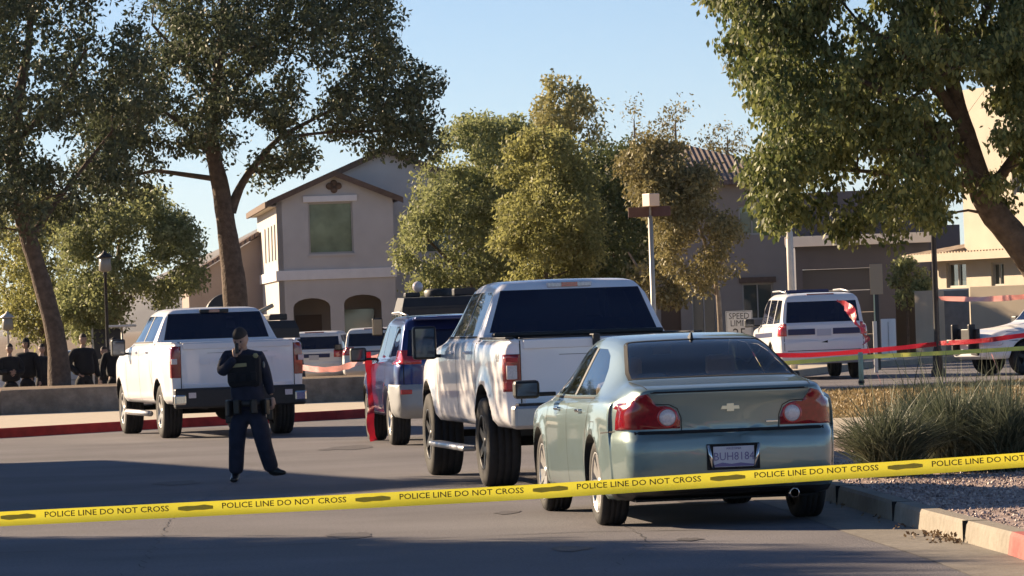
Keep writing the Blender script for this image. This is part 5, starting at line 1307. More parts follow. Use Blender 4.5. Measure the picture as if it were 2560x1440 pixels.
# right hand tree
tree('large tree with thick leaning trunk at the right edge, crown over the street', 60, [(1780,-200),(1800,10),(1845,70),(1825,110),(1860,190),(1895,235),(1850,262),(1885,310),(1915,350),(1880,430),(1905,480),(1895,505),(1945,560),(1990,595),(2050,575),(2125,612),(2180,575),(2270,560),(2370,560),(2410,500),(2470,470),(2520,520),(2600,510),(2860,430),(2860,-200)],
    [(2760,1030,110),(2735,940,94),(2690,830,88),(2620,710,82),(2540,600,76),(2475,520,70),(2445,450,62),(2425,370,52),(2400,290,46),(2375,180,38),(2355,60,36),(2345,-80,24)], 'leaf_right', 71, ncl=980, per=110, ls=.095, depth=2.6, clr=.28, wob=.25, base=.12, droop=.9, asp=.5,
    limbs=[[(2440,440,40),(2340,330,26),(2230,240,16),(2100,180,9)],[(2400,300,34),(2290,160,22),(2150,60,12)],[(2460,500,34),(2530,400,26),(2620,280,16)],[(2380,200,28),(2450,60,18),(2520,-60,10)],[(2440,460,26),(2330,450,16),(2180,430,10),(2050,420,6)]],
    holes=[(2400,160,26),(2420,235,34),(2500,210,22),(2470,330,22),(2490,370,30),(2540,400,24),(2470,430,20),(2070,300,24),(1925,160,20),(1990,420,18),(2200,400,22),(2150,120,18),(2300,480,20),(2010,60,16),(2250,250,18),(2450,240,48),(2500,390,50),(2455,330,44),(2545,310,34),(2400,200,42),(2445,480,44),(2535,470,42),(2425,400,50),(2395,290,44)], sky=-.75)
# small citrus tree in front of the arched entry
tree('small citrus tree in front of the arched entry of the dark house', 122, [(2225,700),(2240,665),(2262,635),(2285,660),(2325,690),(2318,720),(2290,745),(2262,760),(2235,745)],
    [(2272,905,7),(2270,830,6),(2266,740,4)], 'leaf_green', 81, ncl=46, per=45, ls=.13, depth=.6, clr=.22, base=0)
# shrub low behind the officer group
# trees and a house outside the left of the frame whose shade lies across the road
def plain_tree(label, loc, zc, R_, leaf, seed, ncl, per, sparse=False):
    rng = np.random.default_rng(seed); root = empty('tree', (loc[0], loc[1], -.05), 0, label, 'tree')
    u = rng.normal(size=(ncl,3)); u /= np.linalg.norm(u, axis=1)[:,None]; C = u*R_*(rng.random((ncl,1))**.4); C[:,2] = C[:,2]+zc
    leaves_mesh('crown', C, .6*(.7+.6*rng.random(ncl)), per, .2, M[leaf], root, rng, .4, .6)
    tb = MB(); tb.tube([(0,0,-.1),(.1,0,zc*.4),(0,.1,zc*.8),(.1,.1,zc+R_*.5)], [.24,.19,.13,.04], 10)
    for c in C[::14]: tb.tube([(0,.05,zc*.55),tuple((np.array((0,.05,zc*.75))+c)/2),tuple(c)], [.07,.045,.015], 5, cap=False)
    tb.build('trunk', M['bark'], root); return root
plain_tree('round street tree left of the frame, across the road from the sage sedan', (-17.4,40.8), 6.0, 3.0, 'leaf_ash', 91, 620, 60)
plain_tree('loose street tree left of the frame, level with the lifted pickup', (-9.6,50.2), 5.4, 1.8, 'leaf_ash', 93, 46, 36)
hF = empty('house', (-18.3,46.9,-.05), 0, 'two storey gabled house left of the frame casting the broad road shadow', 'house')
wall('wall', [(0,0),(17,0),(17,6),(8.5,8),(0,6)], [rect(2,3.4,1,2.4),rect(6,7.2,3.8,5.2),rect(10,11.2,3.8,5.2),rect(12,16,.02,2.5)], Matrix.Rotation(rad(90),4,'Z'), .2, M['stuccoA'], hF)
for r_ in (rect(2,3.4,1,2.4),rect(6,7.2,3.8,5.2),rect(10,11.2,3.8,5.2)): window(r_, Matrix.Rotation(rad(90),4,'Z'), hF)
MB().box((-.16,12,.02),(-.12,16,2.5)).build('garage_door', M['garage'], hF)
MB().box((-12,0,0),(-.2,.2,6)).build('wall', M['stuccoA'], hF); MB().box((-12,16.8,0),(-.2,17,6)).build('wall', M['stuccoA'], hF); MB().box((-12.2,0,0),(-12,17,6)).build('wall', M['stuccoA'], hF)
rb = MB()
for y0_, y1_ in ((-.4,8.5),(17.4,8.5)):
    vs = [(.4,y0_,5.9),(.4,y1_,8.0),(-12.6,y1_,8.0),(-12.6,y0_,5.9)]
    rb.add(vs+[(a,b,c+.15) for a,b,c in vs], [(0,1,2,3),(7,6,5,4),(0,4,5,1),(1,5,6,2),(2,6,7,3),(3,7,4,0)])
rb.build('roof', M['tile'], hF)
# ------------------------------------------------------------ ornamental grass, gravel stones, litter
M['grassblade'] = leaf_mat('grass_blades', (.055,.075,.045), (.21,.23,.15), .25)
def grass_clump(loc, n, hgt, spread, seed, label):
    rng = random.Random(seed); root = empty('grass_clump', loc, 0, label, 'ornamental grass', 'ornamental grasses on the gravel')
    vs = []; fs = []
    for i in range(n):
        a = rng.uniform(0, 6.283); lean = rng.random()**.8; L_ = hgt*(.75+.5*rng.random())*(1 if rng.random() > .05 else 1.5)
        bx, by = rng.gauss(0,.09), rng.gauss(0,.09); out = spread*lean*(.6+.9*rng.random()); w = rng.uniform(.0045,.008); tw = rng.uniform(0,3.14)
        k = len(vs); m = 6; curl = rng.uniform(1.2,2.4)
        for j in range(m+1):
            t = j/m; x = bx+math.cos(a)*out*t**curl+math.cos(a)*.1*t; y = by+math.sin(a)*out*t**curl+math.sin(a)*.1*t
            z = L_*(t-.42*lean*t**2.4); ww = w*(1-t**2)+.0006
            vs += [(x+math.cos(tw)*ww, y+math.sin(tw)*ww, z), (x-math.cos(tw)*ww, y-math.sin(tw)*ww, z)]
        fs += [(k+2*j, k+2*j+1, k+2*j+3, k+2*j+2) for j in range(m)]
    me = bpy.data.meshes.new('blades'); me.from_pydata(vs, [], fs); mesh_obj('blades', me, M['grassblade'], root)
for k, (x, y, n, h_, sp, lb) in enumerate([(2225,1192,2000,.58,.66,'leftmost arching clump of ornamental grass beside the sage sedan'),(2385,1180,2300,.66,.56,'tall middle clump of ornamental grass behind the police tape'),
    (2520,1178,2300,.62,.55,'dark ornamental grass clump near the right edge'),(2330,1130,1100,.68,.5,'rear clump of ornamental grass half hidden behind the middle one'),(2470,1120,1100,.66,.5,'rear right clump of ornamental grass with pale stems')]):
    grass_clump(G(x, y, .13), n, h_, sp, 300+k, lb)
def gravel():
    rng = np.random.default_rng(5); vs = []; fs = []
    base = np.array([(1,0,-.5),(-.5,.87,-.5),(-.5,-.87,-.5),(0,0,.8),(.6,.6,.3),(-.8,.1,.3),(.2,-.8,.3)])
    tri = [(0,4,6),(4,3,6),(1,5,4),(5,3,4),(2,6,5),(6,3,5),(0,1,4),(1,2,5),(2,0,6)]
    kb = interp_line(inner, .5)
    for i in range(15000):
        y = 26+ (rng.random()**1.2)*16; x0 = np.interp(y, [p[1] for p in kb], [p[0] for p in kb]); x = x0+.02+rng.random()*3.2
        if x > y*.1164+.5: continue
        r = .006+.016*rng.random()**2; a = rng.random()*6.28; c, s = math.cos(a), math.sin(a); k = len(vs)
        sq = rng.uniform(.5,1,3)
        for b in base: vs.append((x+(b[0]*c-b[1]*s)*r*sq[0], y+(b[0]*s+b[1]*c)*r*sq[1], .137+(b[2]+.3)*r*sq[2]))
        fs += [tuple(q+k for q in t) for t in tri]
    me = bpy.data.meshes.new('gravel_stones'); me.from_pydata(vs, [], fs)
    m = leaf_mat('stone_mix', (.16,.11,.10), (.62,.50,.44), 0.0)
    tag(mesh_obj('gravel_stones', me, m), 'loose pink and white gravel stones behind the kerb', 'gravel', kind='stuff')
gravel()
def litter():
    rng = np.random.default_rng(9); c0 = []
    for i in range(90):
        y = 29.2+rng.random()**.7*1.4+ (0 if rng.random() < .85 else rng.random()*6); x0 = np.interp(y, [p[1] for p in KERB], [p[0] for p in KERB])-.02-abs(rng.normal())*.10; c0.append((x0, y, .012+.03*rng.random()))
    m = leaf_mat('dry_leaves', (.12,.07,.035), (.34,.24,.14), .1)
    o = leaves_mesh('leaf_litter', np.array(c0), np.full(len(c0), .012), 2, .032, m, None, rng, 0, .6); tag(o, 'dry brown leaves gathered against the kerb in the gutter', 'leaf litter', kind='stuff')
litter()
jt = MB()
for yy in (29.6, 32.8, 36.0, 26.6):
    kx = float(np.interp(yy, [p[1] for p in KERB], [p[0] for p in KERB])); T = Matrix.Translation((kx, yy, 0)) @ Matrix.Rotation(rad(-5), 4, 'Z')
    jt.box((-.004,-.006,-.02),(.165,.006,.1525),T)
tag(jt.build('kerb_joints', M['seam']), kind='structure')
# dry grass tufts on the verge
def tufts():
    rng = np.random.default_rng(17); vs = []; fs = []
    for i in range(26000):
        y = 58.5+rng.random()*24; x = 2.2+rng.random()*9
        if x > y*.1164+.6: continue
        kx = float(np.interp(y, [p[1] for p in KERB], [p[0] for p in KERB]))
        if x < kx+.3: continue
        h_ = .02+.05*rng.random()**2; a = rng.random()*3.14; w_ = .012+.02*rng.random(); k = len(vs); lx, ly = rng.normal(size=2)*.02
        vs += [(x-math.cos(a)*w_, y-math.sin(a)*w_, .128),(x+math.cos(a)*w_, y+math.sin(a)*w_, .128),(x+lx, y+ly, .13+h_)]; fs.append((k,k+1,k+2))
    me = bpy.data.meshes.new('verge_grass'); me.from_pydata(vs, [], fs); m = leaf_mat('dry_blades', (.22,.15,.06), (.46,.36,.19), .2)
    tag(mesh_obj('verge_grass', me, m), 'dry tan winter grass on the verge', 'grass', kind='stuff')
tufts()
# ------------------------------------------------------------ people
M['skin'] = mat('skin', (.40,.26,.20), .6, noise=.05, nscale=30)
M['navycloth'] = mat('navy_uniform', (.017,.021,.042), .9, noise=.3, nscale=12, bump=.02, bscale=9)
M['blackcloth'] = mat('black_uniform', (.010,.011,.015), .9, noise=.2, nscale=25)
M['leather'] = mat('black_leather', (.01,.01,.011), .35, noise=.2, nscale=40)
M['hair'] = mat('dark_hair', (.03,.02,.014), .7, noise=.3, nscale=60)
M['patch'] = mat('yellow_grey_patch', (.36,.32,.16), .7); M['patchgrey'] = mat('grey_patch', (.20,.21,.20), .7)
M['eye'] = mat('eye', (.03,.025,.02), .2)
def skin_mesh(nodes, edges, sub=2, root=0):
    me = bpy.data.meshes.new('s'); me.from_pydata([tuple(n[0]) for n in nodes], edges, [])
    o = bpy.data.objects.new('s', me); COL.objects.link(o)
    md = o.modifiers.new('k', 'SKIN'); md.use_smooth_shade = True; md.use_x_symmetry = False; md.branch_smoothing = .6
    sb = o.modifiers.new('u', 'SUBSURF'); sb.levels = sub; sb.render_levels = sub
    sl = me.skin_vertices[0].data
    for i, n in enumerate(nodes):
        r = n[1] if hasattr(n[1], '__len__') else (n[1], n[1]); sl[i].radius = r; sl[i].use_root = (i == root)
    dg = bpy.context.evaluated_depsgraph_get(); m2 = bpy.data.meshes.new_from_object(o.evaluated_get(dg)); bpy.data.objects.remove(o); bpy.data.meshes.remove(me)
    return m2
def merge(name, meshes, mat_, parent):
    bm = bmesh.new()
    for m in meshes:
        bm.from_mesh(m); bpy.data.meshes.remove(m)
    for f in bm.faces: f.smooth = True
    bmesh.ops.recalc_face_normals(bm, faces=bm.faces[:])
    me = bpy.data.meshes.new(name); bm.to_mesh(me); bm.free(); return mesh_obj(name, me, mat_, parent)
def head_mesh(c, fwd, up, s=1.0):
    """head with brow, sockets, nose, mouth, chin and ears"""
    f = Vector(fwd).normalized(); u = (Vector(up)-f*Vector(up).dot(f)).normalized(); r = f.cross(u)
    vs = []; n, m = 28, 22
    for i in range(m+1):
        th = math.pi*i/m
        for k in range(n):
            ph = 2*math.pi*k/n; a = math.sin(th)*math.sin(ph); b = math.sin(th)*math.cos(ph); z = math.cos(th)      # b forward
            X, Y, Z = a*.076, b*.098, z*.118
            if z < 0: X *= 1-.30*(-z)**1.2; Y *= 1-.06*(-z) if b > 0 else 1-.45*(-z)
            if b > .55:
                g = lambda zz, xx, sz, sx: math.exp(-((Z-zz)/sz)**2-((X-xx)/sx)**2)
                Y += .024*g(-.015,0,.022,.011)+.010*g(.012,0,.02,.010)-.011*g(.016,.031,.011,.015)-.011*g(.016,-.031,.011,.015)+.005*g(.036,0,.01,.05)+.006*g(-.052,0,.008,.022)+.007*g(-.09,0,.016,.02)-.003*g(-.043,0,.004,.02)
            if abs(a) > .9 and abs(z) < .25: X += math.copysign(.014*math.exp(-((Z+.005)/.022)**2-((Y+.005)/.012)**2), X)
            vs.append(Vector(c)+(r*X+f*Y+u*Z)*s)
    me = bpy.data.meshes.new('h'); me.from_pydata([tuple(v) for v in vs], [], [(i*n+k, i*n+(k+1)%n, (i+1)*n+(k+1)%n, (i+1)*n+k) for i in range(m) for k in range(n)])
    return me, f, u, r
def hand_mesh(wrist, direction, palmn, side=1, curl=.5):
    """palm and five separate bent fingers; direction = towards the fingertips, palmn = palm facing"""
    d = Vector(direction).normalized(); n = (Vector(palmn)-d*Vector(palmn).dot(d)).normalized(); w = d.cross(n)*side
    wr = Vector(wrist); ms = []
    ms.append(skin_mesh([(wr,(.027,.019)),(wr+d*.03,(.030,.017)),(wr+d*.065,(.038,.014)),(wr+d*.088,(.036,.012))], [(0,1),(1,2),(2,3)], 1))
    for i, (o, L) in enumerate(((-.030,.068),(-.010,.078),(.011,.073),(.031,.058))):
        p = wr+d*.078+w*o; a = .25+curl*(.6+.12*i); pts = [(p,.0095)]; ang = 0
        for k, fr in enumerate((.45,.3,.25)):
            ang += a*(.7 if k == 0 else .9); p = p+(d*math.cos(ang)+n*math.sin(ang)+w*o*.8)*L*fr; pts.append((p,(.0088,.008,.0068)[k]))
        ms.append(skin_mesh(pts, [(0,1),(1,2),(2,3)], 1))
    p = wr+d*.028-w*.026; pts = [(p,.012)]
    for k, (dv, L) in enumerate(((d*.55-w*.75+n*.35,.034),(d*.85-w*.35+n*.45,.028),(d*.95+n*.4,.024))): p = p+dv.normalized()*L; pts.append((p,(.0105,.0095,.008)[k]))
    ms.append(skin_mesh(pts, [(0,1),(1,2),(2,3)], 1))
    return ms
def person(J, label, cat='person', group=None, cloth='navycloth', hat=True, fwd=(0,-1,0), headup=(0,0,1), loc=None, hands=True, s=1.0, boots='leather', bulk=1.0, palms=None, curls=(.5,.5), sub=2):
    """J: joints in metres relative to loc: pelvis chest neck head ls le lw rs re rw lh lk la lt rh rk ra rt (t = toe)"""
    root = empty('person', loc, 0, label, cat, group); J = {k: Vector(v)*s for k, v in J.items()}
    hm_, f, u, r = head_mesh(J['head'], fwd, headup, s)
    body = [hm_]
    N = [(J['pelvis'],(.09*s,.07*s)),((J['pelvis']+J['chest'])/2,(.09*s,.07*s)),(J['chest'],(.11*s,.075*s)),(J['neck'],.056*s),(J['neck'].lerp(J['head'],.6),.054*s)]
    E_ = [(0,1),(1,2),(2,3),(3,4)]
    for a, b, c in (('ls','le','lw'),('rs','re','rw')):
        k = len(N); N += [(J[a],.055*s),(J[b],.038*s),(J[c],.026*s)]; E_ += [(2,k),(k,k+1),(k+1,k+2)]
    for a, b, c in (('lh','lk','la'),('rh','rk','ra')):
        k = len(N); N += [(J[a],.055*s),(J[b],.04*s),(J[c],.034*s)]; E_ += [(0,k),(k,k+1),(k+1,k+2)]
    body.append(skin_mesh(N, E_, sub))
    if hands:
        for i, (e, w_) in enumerate((('le','lw'),('re','rw'))):
            dv = (J[w_]-J[e]).normalized(); pn = palms[i][1] if palms else Vector((1 if i == 0 else -1,0,0)); dd = palms[i][0] if palms and palms[i][0] else dv
            body += hand_mesh(J[w_]+dv*.02, dd, pn, 1 if i == 0 else -1, curls[i])
    B = merge('person_body', body, M['skin'], root)
    C = M[cloth]; s0 = s; s = s*bulk
    # jacket: torso and sleeves
    mid = J['pelvis'].lerp(J['chest'], .5)
    N = [(J['pelvis']-Vector((0,0,.06)),(.185*s,.135*s)),(J['pelvis']+Vector((0,0,.05)),(.178*s,.135*s)),(mid,(.175*s,.14*s)),(J['chest'],(.19*s,.14*s)),(J['chest'].lerp(J['neck'],.62),(.15*s,.10*s)),(J['neck'],(.072*s,.07*s))]
    E_ = [(0,1),(1,2),(2,3),(3,4),(4,5)]
    for a, b, c in (('ls','le','lw'),('rs','re','rw')):
        k = len(N); N += [(J[a],.080*s),(J[a].lerp(J[b],.5),.072*s),(J[b],.062*s),(J[b].lerp(J[c],.55),.048*s),(J[c],.042*s)]; E_ += [(4,k),(k,k+1),(k+1,k+2),(k+2,k+3),(k+3,k+4)]
    merge('jacket', [skin_mesh(N, E_, sub)], C, root)
    N = [(J['pelvis']+Vector((0,0,.06)),(.15*s,.115*s)),(J['pelvis']-Vector((0,0,.07)),(.16*s,.125*s))]; E_ = [(0,1)]
    for a, b, c in (('lh','lk','la'),('rh','rk','ra')):
        k = len(N); N += [(J[a]-Vector((0,0,.06)),.112*s),(J[a].lerp(J[b],.5),.100*s),(J[b],.083*s),(J[b].lerp(J[c],.45),.082*s),(J[c]+Vector((0,0,.0)),.076*s)]; E_ += [(1,k),(k,k+1),(k+1,k+2),(k+2,k+3),(k+3,k+4)]
    merge('trousers', [skin_mesh(N, E_, sub)], C, root)
    for a, t in (('la','lt'),('ra','rt')):
        A, T = J[a], J[t]; d = (T-A); d.z = 0; d.normalize()
        merge('boot', [skin_mesh([(A+Vector((0,0,.07)),.05*s),(A,.052*s),(A-d*.03+Vector((0,0,-.045)),(.046*s,.034*s)),(A.lerp(T,.55)+Vector((0,0,-.01)),(.048*s,.034*s)),(T,(.04*s,.026*s))], [(0,1),(1,2),(1,3),(3,4)], 1)], M[boots], root)
    s = s0
    # hair / cap
    H_ = J['head']
    def cap_shell(k, zmin, name, m_):
        mb = MB(); n, mm = 24, 8; vs = []
        for i in range(mm+1):
            th = (math.pi*.5+zmin)*i/mm
            for q in range(n):
                ph = 2*math.pi*q/n; vs.append(H_+(r*(math.sin(th)*math.sin(ph)*.076*k)+f*(math.sin(th)*math.cos(ph)*.098*k)+u*(math.cos(th)*.118*k+.006))*s)
        mb.add(vs, [(i*n+q, i*n+(q+1)%n, (i+1)*n+(q+1)%n, (i+1)*n+q) for i in range(mm) for q in range(n)], True); return mb.build(name, m_, root)
    if hat:
        c_ = cap_shell(1.14, -.28, 'cap', C)
        pts = []
        for i in range(13):
            a = math.pi*(i/12-.5); pts.append((math.sin(a)*.078, .085+math.cos(a)*.085))
        MB().prism(pts, .0, .007, lambda x,y,h: H_+(r*x+f*y+u*(.046+h-(y-.085)*.25))*s).build('cap_peak', C, c_)
        # hair below the cap
    hr = MB(); n = 20; vs = []
    for i in range(7):
        zz = .07-.022*i*1.15
        for q in range(n):
            ph = math.pi*.30+2*math.pi*.70*q/(n-1); k = 1.09; rr = math.sqrt(max(0, 1-(zz/.125)**2)); vs.append(H_+(r*(math.sin(ph)*.076*k*rr)+f*(math.cos(ph)*.098*k*rr)+u*zz)*s)
    hr.add(vs, [(i*n+q, i*n+q+1, (i+1)*n+q+1, (i+1)*n+q) for i in range(6) for q in range(n-1)], True)
    if not hat: cap_shell(1.09, -.35, 'hair', M['hair'])
    else: hr.build('hair', M['hair'], root)
    for sx in (-1,1): MB().sphere(H_+(r*.031*sx+f*.086+u*.015)*s, .0085*s, 10, 8).build('eye', M['eye'], B)
    return root, J, (f, u, r)
# --- the officer on the road
D0 = 45.6; base = G(628, 1208); base.y = D0
def oj(x, y, dy=0.0): p = W(x, y, D0); return (p.x-base.x, dy, p.z)
J = dict(pelvis=oj(622,1015), chest=oj(612,915,.0), neck=oj(607,872,-.01), head=oj(603,848,-.07), ls=oj(569,888,.0), le=oj(556,932,-.10), lw=oj(590,896,-.23), rs=oj(648,890,.02), re=oj(666,945,.05), rw=oj(680,988,-.01),
         lh=oj(598,1030,.0), lk=oj(593,1112,-.03), la=oj(590,1186,.04), lt=oj(586,1200,-.14), rh=oj(645,1030), rk=oj(661,1108,-.12), ra=oj(682,1178,-.02), rt=oj(718,1180,-.10))
off, JJ, (f_, u_, r_) = person(J, 'police officer in dark navy uniform with dark hair holding one hand to the face', loc=(base.x, D0, 0), hat=False, bulk=1.07, fwd=(-.30,-1,-.55), headup=(-.1,-.3,1),
    palms=[((-.0,.15,1),(.5,1,.0)),((.15,-.15,-1),(-.9,.2,0))], curls=(.9,.6))
ch = JJ['chest']
MB().box((ch.x-.075,-.176,ch.z-.005),(ch.x+.095,-.158,ch.z+.032),Matrix.Rotation(rad(-3),4,'Y')@Matrix.Identity(4),ch=.003).build('chest_label', M['patch'], off)
MB().lathe([(.001,-.01),(.026,-.008),(.03,.0)], 'y', 6, (ch.x+.125,-.150,ch.z+.105)).build('badge', M['patch'], off)
MB().sphere((JJ['rs'].x+.045,JJ['rs'].y-.045,JJ['rs'].z-.09), .034, 10, 8, (.5,.9,1.1)).build('shoulder_patch', M['patchgrey'], off)
# vest, belt and belt kit
vst = MB(); c = JJ['chest']; pz = JJ['pelvis'].z
vst.box((c.x-.175,-.165,c.z-.22),(c.x+.175,.15,c.z+.12),ch=.06); vst.build('vest', M['blackcloth'], off)
for x0, w_, h_ in ((-.15,.06,.09),(-.05,.07,.08),(.06,.07,.10)): MB().box((c.x+x0,-.185,c.z-.16),(c.x+x0+w_,-.14,c.z-.16+h_),ch=.012).build('pouch', M['blackcloth'], off)
px_ = JJ['pelvis']
MB().lathe([(.178,-.035),(.186,-.03),(.186,.025),(.178,.03),(.15,.03),(.15,-.035)], 'z', 28, (px_.x,0,px_.z+.03), Matrix.Translation((px_.x*0,0,0)) @ Matrix.Diagonal((1,.82,1,1)).to_4x4()).build('duty_belt', M['leather'], off)
for a, hh in ((2.85,.19),(.25,.17),(4.2,.10),(5.0,.10),(3.6,.12),(5.7,.11)):
    T = Matrix.Translation((px_.x+.20*math.cos(a), .165*math.sin(a), px_.z+.02)) @ Matrix.Rotation(a, 4, 'Z'); MB().box((-.015,-.035,-hh),(.05,.035,.05),T,ch=.012).build('belt_pouch', M['leather'], off)
MB().box((JJ['lw'].x+.01,-.275,JJ['lw'].z+.05),(JJ['lw'].x+.05,-.245,JJ['lw'].z+.16),ch=.01).build('hand_radio', M['black'], off)
# --- people gathered beyond the wall
def stand(x, ytop, d, zg, label, turn=0, bulk=1.1, cloth='blackcloth', hat=True, arms=0):
    p = W(x, ytop, d); hgt = p.z-zg; s = hgt/1.72; t = rad(turn); c_, s_ = math.cos(t), math.sin(t)
    R_ = lambda X, Y, Z: (X*c_-Y*s_, X*s_+Y*c_, Z)
    a = [(-.26,.02,1.15),(-.30,-.05,.88)] if arms == 0 else [(-.27,-.05,1.14),(-.08,-.26,1.16)] if arms == 1 else [(-.33,.02,1.16),(-.17,-.14,.98)]
    b = [(.26,.02,1.15),(.30,-.05,.88)] if arms != 1 else [(.27,-.05,1.14),(.06,-.27,1.12)]
    J = dict(pelvis=R_(0,0,.97), chest=R_(0,0,1.30), neck=R_(0,0,1.50), head=R_(0,-.02,1.66), ls=R_(-.19,0,1.42), le=R_(*a[0]), lw=R_(*a[1]), rs=R_(.19,0,1.42), re=R_(*b[0]), rw=R_(*b[1]),
             lh=R_(-.09,0,.93), lk=R_(-.11,-.02,.50), la=R_(-.12,.02,.10), lt=R_(-.13,-.15,.04), rh=R_(.09,0,.93), rk=R_(.11,-.02,.50), ra=R_(.13,.02,.10), rt=R_(.14,-.15,.04))
    f = R_(0,-1,0)
    o, _, _ = person(J, label, 'person', 'people gathered beyond the wall on the left', cloth, hat, (f[0],f[1],f[2]), loc=(p.x, d, zg), s=s, sub=1, bulk=bulk)
    return o
stand(24,866,101,-.42,'person in dark clothes farthest left, beside the white panel',20,bulk=1.35,arms=1,hat=False)
stand(66,853,102,-.42,'tall person in black clothes and cap left of the leaning trunk',-15,bulk=1.2,arms=0)
stand(104,866,108,-.42,'person in dark clothes partly hidden by the leaning trunk',35,hat=False)
w5 = stand(207,842,101,-.42,'person in black with hands on hips just right of the leaning trunk',25,bulk=1.4,arms=2,hat=False)
stand(262,872,104,-.42,'person in dark clothes in front of the dark notice board',-40,arms=1,hat=False)
w7 = stand(284,852,102,-.42,'person in dark vest over pale sleeves next to the white crew cab pickup',10,cloth='blackcloth',arms=0)
# ------------------------------------------------------------ tapes, signs, posts
def tape_mat(name, col, trans=.45):
    m = bpy.data.materials.new(name); m.use_nodes = True; N, L = m.node_tree.nodes, m.node_tree.links
    P = N['Principled BSDF']; out = N['Material Output']; P.inputs['Roughness'].default_value = .35; P.inputs['Base Color'].default_value = (*col,1)
    t = N.new('ShaderNodeBsdfTranslucent'); t.inputs[0].default_value = (*col,1); mx = N.new('ShaderNodeMixShader'); mx.inputs[0].default_value = trans
    tc = N.new('ShaderNodeTexCoord'); nz = N.new('ShaderNodeTexNoise'); nz.inputs['Scale'].default_value = 12; nz.inputs['Detail'].default_value = 3; L.new(tc.outputs['Object'], nz.inputs['Vector'])
    b = N.new('ShaderNodeBump'); b.inputs['Distance'].default_value = .02; L.new(nz.outputs['Fac'], b.inputs['Height']); L.new(b.outputs[0], P.inputs['Normal'])
    L.new(P.outputs[0], mx.inputs[1]); L.new(t.outputs[0], mx.inputs[2]); L.new(mx.outputs[0], out.inputs[0]); return m
M['tape'] = tape_mat('yellow_tape', (.95,.84,.07), .32); M['tapeink'] = mat('tape_ink', (.03,.028,.01), .5); M['tapefaint'] = tape_mat('tape_smudge', (.60,.54,.08), .4)
M['redtape'] = tape_mat('red_tape', (.40,.015,.03), .3); M['pinktape'] = tape_mat('pale_red_tape', (.75,.30,.26), .4); M['greentape'] = tape_mat('pale_yellow_tape', (.95,.88,.20), .5)
def catm(P, t):
    n = len(P)-1; x = t*n; i = min(int(x), n-1); u = x-i
    p0, p1, p2, p3 = P[max(0,i-1)], P[i], P[i+1], P[min(n,i+2)]
    return .5*((2*p1)+(p2-p0)*u+(2*p0-5*p1+4*p2-p3)*u*u+(-p0+3*p1-3*p2+p3)*u**3)
def tape(name, label, P, width, mat_, twist=0.0, n=120, fold=.0, cat='barrier tape', thick=0, flutter=.0, seed=1, group=None):
    rng = random.Random(seed); ph = [rng.uniform(0,6) for _ in range(4)]; vs = []; k = 5
    for i in range(n+1):
        t = i/n; c = catm(P, t); q = catm(P, min(1,t+.004))-catm(P, max(0,t-.004)); q.normalize()
        up = Vector((0,0,1)); 
        if abs(q.z) > .8: up = Vector((1,0,0))
        sd = (up-q*up.dot(q)).normalized(); out = q.cross(sd)
        a = twist*math.sin(9*t+ph[0])+flutter*math.sin(31*t+ph[1]); 
        for j in range(k):
            w_ = (j/(k-1)-.5)*width; dep = -(.024,.006,.001,.002,.006)[j] if fold else 0
            vs.append(c+(sd*math.cos(a)+out*math.sin(a))*w_+out*dep*-1+out*flutter*.02*math.sin(40*t+j+ph[2]))
    fs = [(i*k+j, i*k+j+1, (i+1)*k+j+1, (i+1)*k+j) for i in range(n) for j in range(k-1)]
    me = bpy.data.meshes.new(name); me.from_pydata([tuple(v) for v in vs], [], fs); me.polygons.foreach_set('use_smooth', [True]*len(fs))
    o = mesh_obj(name, me, mat_); return tag(o, label, cat, group)
DT = 25.0
TP = [(-640,1330),(0,1297),(320,1281),(640,1265),(960,1249),(1280,1232),(1500,1218),(1700,1205),(2000,1186),(2300,1167),(2560,1149),(3100,1112)]
# straight in space: bottom line of the scene
Pt = [W(x, y, DT) for x, y in TP]
tp = tape('police_tape', 'yellow police line tape with black lettering stretched across the road in front of the sedan', Pt, .083, M['tape'], n=260, fold=.022, twist=.02, flutter=.10)
def on_tape(xpix):
    xs = [p[0] for p in TP]; ys = [p[1] for p in TP]
    y = float(np.interp(xpix, xs, ys)); y2 = float(np.interp(xpix+60, xs, ys)); a = W(xpix, y, DT); b = W(xpix+60, y2, DT); return a, math.atan2((b-a).z, (b-a).x)
for k in range(-1, 7):
    cx_ = 268+443*k
    a, ang = on_tape(cx_); T = Matrix.Translation(a+Vector((0,-.0095,.011))) @ Matrix.Rotation(-ang, 4, 'Y') @ Matrix.Rotation(rad(90-2), 4, 'X')
    def wid(o): return max(v.co.x for v in o.data.vertices)-min(v.co.x for v in o.data.vertices)
    if k == -1:
        tw_ = []
        for q in ('POLICE LINE DO NOT CROSS','POLICE LINE','DO NOT CROSS'):
            o = text_mesh(q, .045, ID, M['tapeink'], 'x', None); tw_.append(wid(o)); bpy.data.objects.remove(o)
        fac = .705/tw_[0]
    for q, u_ in (('POLICE LINE', -.3525+tw_[1]*fac/2), ('DO NOT CROSS', .3525-tw_[2]*fac/2)):
        text_mesh(q, .045, T @ Matrix.Translation((u_,0,0)), M['tapeink'], 'tape_lettering', tp, fac, .0006, .0004)
    a, ang = on_tape(cx_+222); T = Matrix.Translation(a+Vector((0,-.0072,.008))) @ Matrix.Rotation(-ang, 4, 'Y') @ Matrix.Rotation(rad(90-2), 4, 'X')
    mb = MB(); pts = [(.10*math.cos(t*.5236)*(1+.15*(t%2)), .012*math.sin(t*.5236)*(1+.3*(t%3))) for t in range(12)]
    mb.prism(pts, 0, .0006, lambda u,v,h: T @ Vector((u,v,h))); mb.build('tape_smudge', M['tapefaint'], tp)
